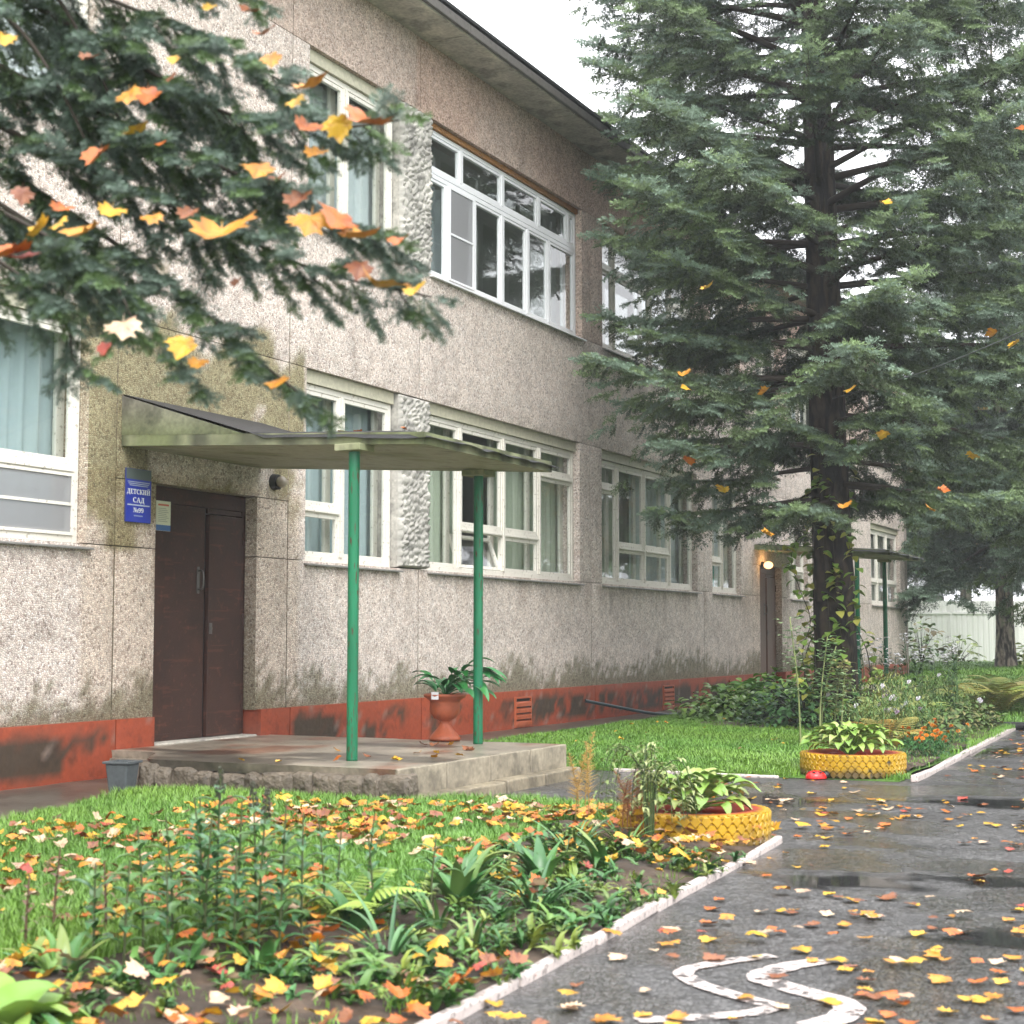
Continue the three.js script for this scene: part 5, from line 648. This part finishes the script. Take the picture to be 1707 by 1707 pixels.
// ---------------------------------------------------------------- broadleaved trees behind the fence and across the yard
const cluster = [0, 1].map((s) => { const r = RNG(450 + s), g = [], b = blade(0.24, 0.16, 0.2, -0.5, 0.2, 2); for (let i = 0; i < 26; i++) g.push(put(b, 0.75 * (r() - 0.5), 0.55 * (r() - 0.5), 0.75 * (r() - 0.5), 6.28 * r(), 0.8 + 0.5 * r(), 1.2 * (r() - 0.5))); return merge(g); });
function broadleaf(name, label, x, z, H, R, tint, seed, n = 900, group) {
  const y0 = gh(x, z), P = thing(name, label, 'tree', [x, y0, z], 0, group), r = RNG(seed), lim = [];
  mesh('trunk', tube([[0, -0.2, 0], [0.1, H * 0.35, 0.1], [0, H * 0.8, 0]], 0.2 + H * 0.008, 0.05, 8, 10), M.barkL, P);
  const mats = [[], []], cols = [[], []];
  for (let i = 0; i < 22; i++) { const h = H * (0.25 + 0.65 * i / 22), a = i * 2.4, L = R * (0.5 + 0.5 * r()) * Math.sin(Math.PI * clamp(0.25 + 0.7 * i / 22)), e = V(Math.cos(a) * L, h + L * 0.35, Math.sin(a) * L); lim.push(tube([[0, h, 0], [e.x * 0.5, h + L * 0.1, e.z * 0.5], [e.x, e.y, e.z]], 0.06, 0.015, 5, 4)); const m = n / 22; for (let k = 0; k < m; k++) { const t = 0.4 + 0.65 * r(), s = 0.9 + 0.2 * R; const c = V(e.x * t + s * (r() - 0.5), lerp(h, e.y, t) + s * 0.8 * (r() - 0.5), e.z * t + s * (r() - 0.5)); const w = r() < 0.5 ? 0 : 1; mats[w].push(M4(c.x, c.y, c.z, 6 * r(), 6 * r(), 6 * r(), 0.8 + 0.5 * r())); const q = 0.7 + 0.6 * r(), yl = r() < tint[3] ? 1 : 0; cols[w].push(C(q * lerp(tint[0], 0.3, yl), q * lerp(tint[1], 0.2, yl), q * lerp(tint[2], 0.03, yl))); } }
  mesh('branches', merge(lim), M.twig, P); cluster.forEach((g, k) => { const o = inst(g, M.leafI, mats[k], cols[k]); o.name = 'crown'; o.userData.kind = 'stuff'; P.add(o); });
}
[[-3, -66, 12, 4.5, [0.05, 0.1, 0.035, 0.05], 'dark green leafy tree behind the outbuilding, left of the grey trunk'], [3.5, -70, 13, 5, [0.06, 0.1, 0.05, 0.05], 'grey green leafy tree behind the fence at the right edge'], [9, -60, 14, 5, [0.07, 0.11, 0.06, 0.08], 'pale grey green tree rising at the top right corner behind the spruces'], [-9, -72, 13, 5, [0.05, 0.1, 0.035, 0.05], 'dark leafy tree behind the far end of the building']].forEach(([x, z, H, R, t, l], i) => broadleaf('background_tree', l, x, z, H, R, t, 470 + i, 1500));
// trees across the yard, mirrored in the window panes
[[15, -26, 9, 4, 0.1], [17, -34, 13, 4.5, 0.3], [14.5, -43, 12, 4, 0.05], [21, -50, 15, 5, 0.15], [16, -57, 12, 4.5, 0.4], [24, -66, 15, 5, 0.1], [19, -78, 13, 5, 0.2], [29, -40, 16, 5, 0.1], [16, -17, 8, 3.5, 0.5]].forEach(([x, z, H, R, yl], i) => broadleaf('yard_tree', 'broadleaved tree across the yard, seen only mirrored in the windows', x, z, H, R, [0.09, 0.15, 0.04, yl], 490 + i, 700, 'trees across the yard'));

// ---------------------------------------------------------------- vine on the trunk
{
  const P = thing('climbing_vine', 'yellow green vine climbing the spruce trunk', 'vine', [3.5, 0, -20]), r = RNG(511), st = [], mm = [[], []], cc = [[], []];
  for (let i = 0; i < 9; i++) { const a = 0.4 + 4.6 * i / 9, pts = []; for (let k = 0; k <= 6; k++) { const h = 0.2 + k * (0.4 + 0.1 * (i % 3)), off = i % 3 === 0 ? 0.1 + 0.22 * Math.sin(k) * Math.sin(k) : 0; pts.push([(0.29 + off) * Math.cos(a + 0.12 * k), h, (0.29 + off) * Math.sin(a + 0.12 * k)]); } st.push(tube(pts, 0.008, 0.004, 24, 5)); const c = new THREE.CatmullRomCurve3(pts.map((q) => V(...q))); for (let k = 0; k < 60; k++) { const q = c.getPointAt(r()); const w = r() < 0.5 ? 0 : 1; mm[w].push(M4(q.x * (1 + 0.25 * r()), q.y + 0.05 * (r() - 0.5), q.z * (1 + 0.25 * r()), 0.8 * (r() - 0.5), 6.28 * r(), -0.6 * r(), 0.1 + 0.05 * r())); cc[w].push(r() < 0.7 ? C(0.17, 0.28, 0.05) : C(0.36, 0.36, 0.08)); } }
  mesh('stems', merge(st), M.twig, P); const g = blade(1, 0.75, 0.1, -0.6, 0.25, 4, 0.7); mm.forEach((m, k) => { const o = inst(g, M.leafI, m, cc[k]); o.name = 'foliage'; o.userData.kind = 'stuff'; P.add(o); });
}
// ---------------------------------------------------------------- grass
function tuft(n, h, w, spread, seed) { const r = RNG(seed), g = []; for (let i = 0; i < n; i++) { const a = 6.28 * r(), d = spread * Math.sqrt(r()), l = h * (0.6 + 0.6 * r()), ln = 0.25 + 0.5 * r(), x = d * Math.cos(a), z = d * Math.sin(a), b = 6.28 * r(), cx = Math.cos(b), cz = Math.sin(b), wx = -cz * w / 2, wz = cx * w / 2; const m = [x + cx * ln * l * 0.3, l * 0.6, z + cz * ln * l * 0.3], e = [x + cx * ln * l, l * 0.92, z + cz * ln * l]; g.push([x - wx, 0, z - wz, x + wx, 0, z + wz, m[0] + wx * 0.8, m[1], m[2] + wz * 0.8], [x - wx, 0, z - wz, m[0] + wx * 0.8, m[1], m[2] + wz * 0.8, m[0] - wx * 0.8, m[1], m[2] - wz * 0.8], [m[0] - wx * 0.8, m[1], m[2] - wz * 0.8, m[0] + wx * 0.8, m[1], m[2] + wz * 0.8, ...e]); } return tris(g); }
const gt = [tuft(9, 0.07, 0.0045, 0.05, 601), tuft(11, 0.068, 0.007, 0.09, 602), tuft(12, 0.1, 0.016, 0.2, 603)];
function grass(poly, hf, n, geo, seed, label, dens, sc = 1) {
  const r = RNG(seed), m = [], c = []; let x0 = 1e9, x1 = -1e9, z0 = 1e9, z1 = -1e9; for (const [x, z] of poly) { x0 = Math.min(x0, x); x1 = Math.max(x1, x); z0 = Math.min(z0, z); z1 = Math.max(z1, z); }
  for (let i = 0; i < n; i++) { const x = lerp(x0, x1, r()), z = lerp(z0, z1, r()); if (!inPoly(x, z, poly) || Math.hypot(x - 5.47, z + 8.7) < 0.8 || Math.hypot(x - 5.22, z + 13.72) < 0.5 || (z < -13 && z > -13.4 && x > 4.7) || r() > dens(x, z)) { r(); continue; } const f = fbm(x * 1.1, z * 1.1, 605, 3), k = 0.75 + 0.5 * r(); m.push(M4(x, hf(x, z) - 0.004, z, 0, 6.28 * r(), 0, sc * (0.7 + 0.6 * r()) * lerp(0.8, 1.2, f))); c.push(C(lerp(0.1, 0.17, f) * k, lerp(0.24, 0.3, f) * k, 0.035 * k)); }
  stuff('grass', inst(geo, M.leafI, m, c), label, 'grass'); console.log(label, m.length);
}
const bedD = (x, z) => inPoly(x, z, bedNear) || inPoly(x - 0.15, z, bedNear) ? 0.03 : 1;
grass(nearLawn, nearH, 46000, gt[0], 611, 'short bright green grass of the near lawn under fallen leaves', bedD);
grass([[1.0, -13.26], [4.98, -13.26], [5.7, -13.4], [5.4, -21.5], [0.8, -21.5], [0.9, -15]], farH, 42000, gt[1], 612, 'smooth green grass of the far lawn between porch and spruce', (x, z) => (inPoly(x, z, bedFar) ? 0.15 : 1) * (Math.hypot(x - 3.2, (z + 20.6) / 1.15) < 1.7 ? 0.04 : 1));
grass([[0.8, -21.5], [5.4, -21.5], [4.4, -47], [-7, -47.2], [-7, -41.4], [0.75, -41.2]], farH, 30000, gt[2], 613, 'green grass of the lawn reaching back to the white fence', (x, z) => Math.hypot(x - 3.2, (z + 20.6) / 1.15) < 1.7 ? 0.04 : 1);

{ // low weeds over the near bed
  const r = RNG(631), ro = (() => { const q = RNG(632), g = []; for (let i = 0; i < 12; i++) g.push(put(blade(0.05 + 0.06 * q(), 0.018 + 0.014 * q(), 0.7 + 0.5 * q(), -0.5, 0.3, 3), 0.01 * q(), 0.03 * q(), 0.01 * q(), 6.28 * q())); return merge(g); })(), m = [], c = [];
  for (let i = 0; i < 2100; i++) { const x = lerp(4.3, 6.2, r()), z = -lerp(3.2, 9.0, r()), f = fbm(x * 2.2, z * 2.2, 633, 3); if (!inPoly(x, z, bedNear) || r() > sst(0.25, 0.55, f) || Math.hypot(x - 5.47, z + 8.7) < 0.7) continue; m.push(M4(x, nearH(x, z) + 0.015, z, 0.7 * (r() - 0.5), 6.28 * r(), 0.7 * (r() - 0.5), 0.45 + 1.1 * r() * r())); const k = 0.7 + 0.6 * r(), yl = r(); c.push(C(lerp(0.05, 0.2, yl * yl) * k, lerp(0.14, 0.24, yl) * k, 0.04 * k)); }
  stuff('weeds', inst(ro, M.leafI, m, c), 'low green weeds spread between the plants of the near bed', 'weeds');
}
// ---------------------------------------------------------------- fallen maple leaves
function mapleGeo(seed) { // lobed outline, cupped and bent, with its stalk
  const r = RNG(seed), half = [[0.0, -0.3], [0.14, -0.4], [0.34, -0.37], [0.34, -0.22], [0.6, -0.1], [0.51, 0.02], [0.6, 0.19], [0.41, 0.17], [0.34, 0.25], [0.41, 0.43], [0.23, 0.38], [0.16, 0.46], [0.0, 0.66]];
  const out = half.map(([x, z]) => [x * (0.92 + 0.16 * r()), z * (0.95 + 0.1 * r())]).concat(half.slice(1, -1).reverse().map(([x, z]) => [-x * (0.92 + 0.16 * r()), z * (0.95 + 0.1 * r())]));
  const cup = -0.3 + 1.1 * r(), fold = 0.1 + 0.8 * r(), ph = 6.28 * r(), am = 0.06 + 0.13 * r(), Y0 = (x, z) => cup * 0.35 * (x * x + z * z) + fold * 0.3 * Math.abs(x) + am * Math.sin(ph + x * 4 + z * 3.2);
  const g = [], P = out.map(([x, z]) => [x, Y0(x, z), z]), c = [0, Y0(0, 0), -0.08], mid = P.map(([x, , z]) => [x * 0.55, Y0(x * 0.55, z * 0.55), z * 0.55]);
  for (let i = 0; i < P.length; i++) { const j = (i + 1) % P.length; g.push([...c, ...mid[j], ...mid[i]], [...mid[i], ...mid[j], ...P[j]], [...mid[i], ...P[j], ...P[i]]); }
  g.push([-0.014, P[0][1], P[0][2], 0.014, P[0][1], P[0][2], 0.1 * (r() - 0.5), P[0][1] + 0.1 * r(), P[0][2] - 0.4]);
  const t = tris(g); return t;
}
const LG = [0, 1, 2, 3, 4, 5, 6].map((i) => { const g = mapleGeo(700 + i); return paint(g, (x, y, z) => { const v = 0.85 + 0.3 * fbm(x * 4 + 7, z * 4 + 7, 710 + i, 3), s = 0.85 * sst(0.52, 0.66, fbm(x * 6 + 3, z * 6 + 3, 720 + i, 4)); return [v * lerp(1, 0.6, s), v * lerp(1, 0.42, s), v * lerp(1, 0.5, s)]; }); });
const LC = [['yellow', 0.55, 0.33, 0.02], ['golden', 0.48, 0.215, 0.012], ['orange', 0.42, 0.11, 0.006], ['rust brown', 0.24, 0.085, 0.03], ['pale tan', 0.56, 0.41, 0.26], ['red', 0.36, 0.055, 0.03]];
const LM = LC.map(([, r, g, b]) => phys({ color: C(r, g, b), vertexColors: true, roughness: 0.5, clearcoat: 0.2, clearcoatRoughness: 0.3 }));
const proj = (p) => { const q = p.clone().project(camera); return [q.x, q.y]; };
{
  const r = RNG(801), spots = [];
  const pick = () => { const t = r(); return t < 0.25 ? 0 : t < 0.47 ? 1 : t < 0.65 ? 2 : t < 0.82 ? 3 : t < 0.975 ? 4 : 5; };
  for (let i = 0; i < 5200; i++) { // asphalt
    const x = lerp(4.2, 10.5, r()), z = -lerp(2.8, 21, Math.pow(r(), 1.0)); const edge = 6.0 + (z + 9) * -0.04; if ((z > -9.3 && x < edge + 0.05) || (z < -13.1 && x < 5.95 - (z + 13.3) * -0.047)) continue; if (x < 5.9 && z < -9.3 && r() < 0.45) continue; const cl = fbm(x * 1.2, z * 0.9, 803, 3); if (r() > sst(0.22, 0.6, cl) * 0.75) continue; spots.push([x, 0.012, z, pick(), 'a']);
  }
  for (let i = 0; i < 6200; i++) { const x = lerp(1.6, 6.3, r()), z = -lerp(3.2, 9.9, r()); if (!inPoly(x, z, nearLawn)) continue; const bed = inPoly(x, z, bedNear), cl = fbm(x * 1.3 + 4, z * 1.3, 804, 3); const d = (bed ? 0.55 : sst(2.0, 3.8, x + 0.25 * z + 1.9 + 1.4 * (cl - 0.5)) * (0.25 + 0.75 * sst(-4.6, -6.3, z))) * sst(0.18, 0.5, cl); if (r() > d * 0.72) continue; spots.push([x, nearH(x, z) + (bed ? 0.04 + 0.11 * r() * r() : 0.055), z, pick(), bed ? 'b' : 'l']); }
  for (let i = 0; i < 260; i++) { const x = lerp(1.2, 5.6, r()), z = -lerp(13.3, 20, r()); if (r() < 0.88) continue; spots.push([x, farH(x, z) + 0.075, z, r() < 0.7 ? 0 : pick(), 'f']); }
  for (let i = 0; i < 14; i++) spots.push([lerp(1.6, 3.0, r()), 0.292, -lerp(9.7, 12.4, r()), pick(), 'p']);
  for (let i = 0; i < 16; i++) { const x = lerp(2.0, 3.0, r()), z = -lerp(10.2, 12.3, r()); spots.push([x, 2.77 - 0.17 * x / 3 + 0.112, z, pick() % 3, 'c']); }
  const full = spots.map(([x, y, z, c, w]) => { const s = (w === 'l' ? 0.04 + 0.036 * r() : 0.04 + 0.042 * r()) + (r() < 0.1 ? 0.018 : 0), p = V(x, y, z), q = proj(p), dist = p.distanceTo(camera.position); return { p, c, w, s: w === 'f' ? s * 0.8 : s, g: Math.floor(r() * 7), rot: [(r() - 0.5) * (w === 'a' ? 0.16 : 0.8), 6.28 * r(), (r() - 0.5) * (w === 'a' ? 0.16 : 0.8) + (r() < 0.15 ? Math.PI : 0)], vis: Math.abs(q[0]) < 1.02 && Math.abs(q[1]) < 1.03, size: s / dist }; });
  const shown = full.filter((l) => l.vis).sort((a, b) => b.size - a.size), single = new Set(shown.slice(0, 262));
  const area = (l) => { const { x, z } = l.p; const tY = Math.hypot(x - 5.42, z + 8.98); if (l.w === 'a') return x < 5.9 ? 'on the wet asphalt before the porch' : z > -6.2 ? (x < 7.2 ? 'on the asphalt by the painted white lines' : 'on the asphalt right of the painted lines') : z > -9 ? (x < 6.7 ? 'on the asphalt along the near kerb' : 'on the asphalt around the dark puddle') : z > -13.5 ? 'on the asphalt between the two yellow tyres' : 'on the path beside the far kerb'; if (l.w === 'b') return tY < 1.3 ? 'in the bed right beside the near yellow tyre' : z > -4.9 ? 'on the bare soil at the front of the near bed' : x > 5.75 ? 'in the near bed tight against the white kerb' : 'among the lily leaves of the near bed'; if (l.w === 'l') return z < -8.6 ? 'on the near lawn just below the platform' : x < 3.4 ? 'on the left part of the near lawn' : z < -6.8 ? 'in the middle of the near lawn' : 'on the near lawn behind the leafy stalks'; return where[l.w][1]; };
  const size = (l) => l.s > 0.084 ? 'large ' : l.s < 0.06 ? 'small ' : '';
  const where = { a: ['lying on the wet asphalt path', 'on the asphalt path'], b: ['lying in the near flower bed', 'in the near flower bed'], l: ['lying on the near lawn', 'on the near lawn'], f: ['lying on the far lawn', 'on the far lawn'], p: ['lying on the concrete platform', 'on the platform'], c: ['lying on the porch canopy edge', 'on the porch canopy'] };
  const rest = LC.map(() => LG.map(() => []));
  for (const l of full) {
    const lift = l.rot[2] > 1.5 ? 0.03 : 0.004;
    if (single.has(l) && l.w !== 'x') { const m = mesh('fallen_leaf', LG[l.g], LM[l.c]); m.position.copy(l.p); m.position.y += lift; m.rotation.set(l.rot[0], l.rot[1], l.rot[2], 'YXZ'); m.scale.set(l.s, l.s * (l.w === 'a' ? 0.55 : 1), l.s); tag(m, `${size(l)}${LC[l.c][0]} maple leaf ${area(l)}`, 'leaf', `${size(l)}${LC[l.c][0]} maple leaves ${area(l)}`); }
    else rest[l.c][l.g].push(M4(l.p.x, l.p.y + lift, l.p.z, ...l.rot, [l.s, l.s * (l.w === 'a' ? 0.55 : 1), l.s]));
  }
  const G = thing('fallen_leaves', 'smaller fallen maple leaves scattered over lawn and path', 'leaves'); G.userData.kind = 'stuff';
  rest.forEach((row, c) => row.forEach((m, k) => { if (m.length) { const o = inst(LG[k], LM[c], m); o.name = 'leaves'; G.add(o); } })); console.log('leaves', full.length, shown.length);
  // leaves caught in the near spruce: u, v, distance, size, colour, tilt
  const L = [[8, 65, 4.6, 0.075, 0, 1.2], [150, 95, 4.6, 0.075, 3, 1.1], [215, 160, 4.6, 0.1, 1, 0.9], [245, 160, 4.65, 0.11, 2, 1.2], [228, 218, 4.6, 0.1, 0, 0.4], [160, 255, 4.4, 0.11, 2, 1.0], [36, 325, 4.3, 0.075, 3, 1.2], [105, 348, 4.3, 0.08, 2, 1.1], [66, 378, 4.2, 0.1, 0, 0.9], [98, 375, 4.22, 0.08, 0, 1.1], [138, 387, 4.2, 0.14, 1, 0.35], [186, 352, 4.3, 0.095, 0, 1.1], [20, 415, 4.2, 0.14, 2, 0.4], [30, 432, 4.22, 0.13, 5, 0.2], [372, 385, 4.2, 0.2, 1, 0.75], [315, 355, 4.4, 0.08, 3, 1.2], [253, 365, 4.4, 0.08, 1, 0.8], [290, 100, 4.6, 0.05, 0, 1.0], [350, 12, 4.8, 0.06, 0, 1.1], [415, 15, 4.8, 0.08, 2, 0.5], [452, 100, 4.5, 0.075, 1, 1.1], [440, 55, 4.6, 0.08, 2, 0.6], [515, 210, 4.4, 0.11, 2, 1.0], [493, 170, 4.4, 0.08, 0, 1.3], [566, 210, 4.35, 0.1, 0, 1.5], [520, 140, 4.35, 0.13, 1, 0.45], [612, 196, 4.3, 0.16, 2, 0.4], [430, 285, 4.4, 0.11, 1, 0.8], [460, 300, 4.45, 0.08, 3, 0.9], [500, 330, 4.4, 0.11, 3, 1.2], [515, 372, 4.3, 0.15, 1, 1.0], [560, 368, 4.3, 0.15, 2, 0.45], [600, 392, 4.3, 0.15, 1, 0.3], [665, 398, 4.3, 0.08, 2, 0.4], [598, 450, 4.3, 0.09, 3, 1.0], [635, 474, 4.25, 0.16, 1, 0.42], [692, 482, 4.25, 0.08, 0, 0.5], [205, 548, 4.2, 0.12, 4, 1.1], [305, 578, 4.3, 0.1, 0, 0.9], [330, 605, 4.4, 0.07, 1, 1.1], [175, 580, 4.2, 0.06, 5, 1.1], [462, 640, 4.4, 0.09, 1, 0.7], [395, 470, 4.6, 0.05, 3, 1.1], [530, 255, 4.4, 0.09, 1, 1.1], [285, 130, 4.7, 0.06, 3, 0.8], [270, 240, 4.6, 0.05, 2, 0.7]];
  const pos = { 14: 'largest golden maple leaf, caught in the middle of the near spruce boughs', 26: 'broad orange maple leaf on the topmost right bough tip of the near spruce', 35: 'flat golden maple leaf on the lowest right bough of the near spruce', 12: 'orange maple leaf at the left edge on the near spruce', 13: 'red maple leaf under the orange one at the left edge of the near spruce', 5: 'orange maple leaf on the left of the near spruce, upright and alone', 37: 'pale tan maple leaf low on the left boughs of the near spruce', 0: 'yellow maple leaf at the very left edge high in the near spruce' };
  const nr = RNG(820), used = {}; L.forEach(([u, v, d, s, c, t], i) => { const m = mesh('caught_leaf', LG[i % 7], LM[c]); m.position.copy(atD(u, v, d - 0.1)); m.rotation.set((i % 2 ? 0.75 : 1) * t + 0.3 * (nr() - 0.5), 0.45 + 0.9 * (nr() - 0.5), 0.9 * (nr() - 0.5), 'YXZ'); m.scale.setScalar(s * 0.72); const vv = v < 60 ? 'at the very top' : v < 150 ? 'in the upper part' : v < 270 ? 'above the middle' : v < 400 ? 'in the middle' : v < 500 ? 'below the middle' : 'at the bottom', hh = u < 60 ? 'by the left edge' : u < 200 ? 'centre left' : u < 330 ? 'near centre' : u < 470 ? 'dense centre' : u < 560 ? 'right of centre' : 'on the right tips', lb = `${s > 0.14 ? 'broad ' : s < 0.075 ? 'small ' : ''}${LC[c][0]} maple leaf on the near spruce, ${vv}, ${hh}`; if (!pos[i]) { const k = used[lb]; if (k) k.push(m); else used[lb] = [m]; } tag(m, pos[i] || lb, 'leaf'); });
  for (const [k, l] of Object.entries(used)) if (l.length > 1) l.forEach((m) => { m.userData.group = k; });
  // a few small ones on the big spruce
  [[1180, 478], [1140, 622], [1142, 648], [1147, 768], [1205, 815], [1275, 650], [1418, 650], [1408, 843], [1570, 816], [1550, 848], [1472, 725], [1655, 555], [1690, 572], [1700, 215], [1475, 338], [1278, 888], [1622, 760]].forEach(([u, v], i) => { const p = atD(u, v, i < 8 ? 17.2 : 17.6); const m = mesh('caught_leaf', LG[i % 7], LM[i % 5 === 3 ? 2 : i % 2]); m.position.copy(p); m.rotation.set(0.5, i, 0.3, 'YXZ'); m.scale.setScalar(0.14); const c = LC[i % 5 === 3 ? 2 : i % 2][0]; tag(m, `small ${c} leaf caught on the boughs of the tall spruce`, 'leaf', `${c} leaves caught on the tall spruce`); });
}
// damp autumn air
scene.fog = new THREE.FogExp2(new THREE.Color(0.86, 0.89, 0.92), 0.0013);
scene.traverse((o) => { if (o.isMesh) shadow(o); });
renderer.render(scene, camera);
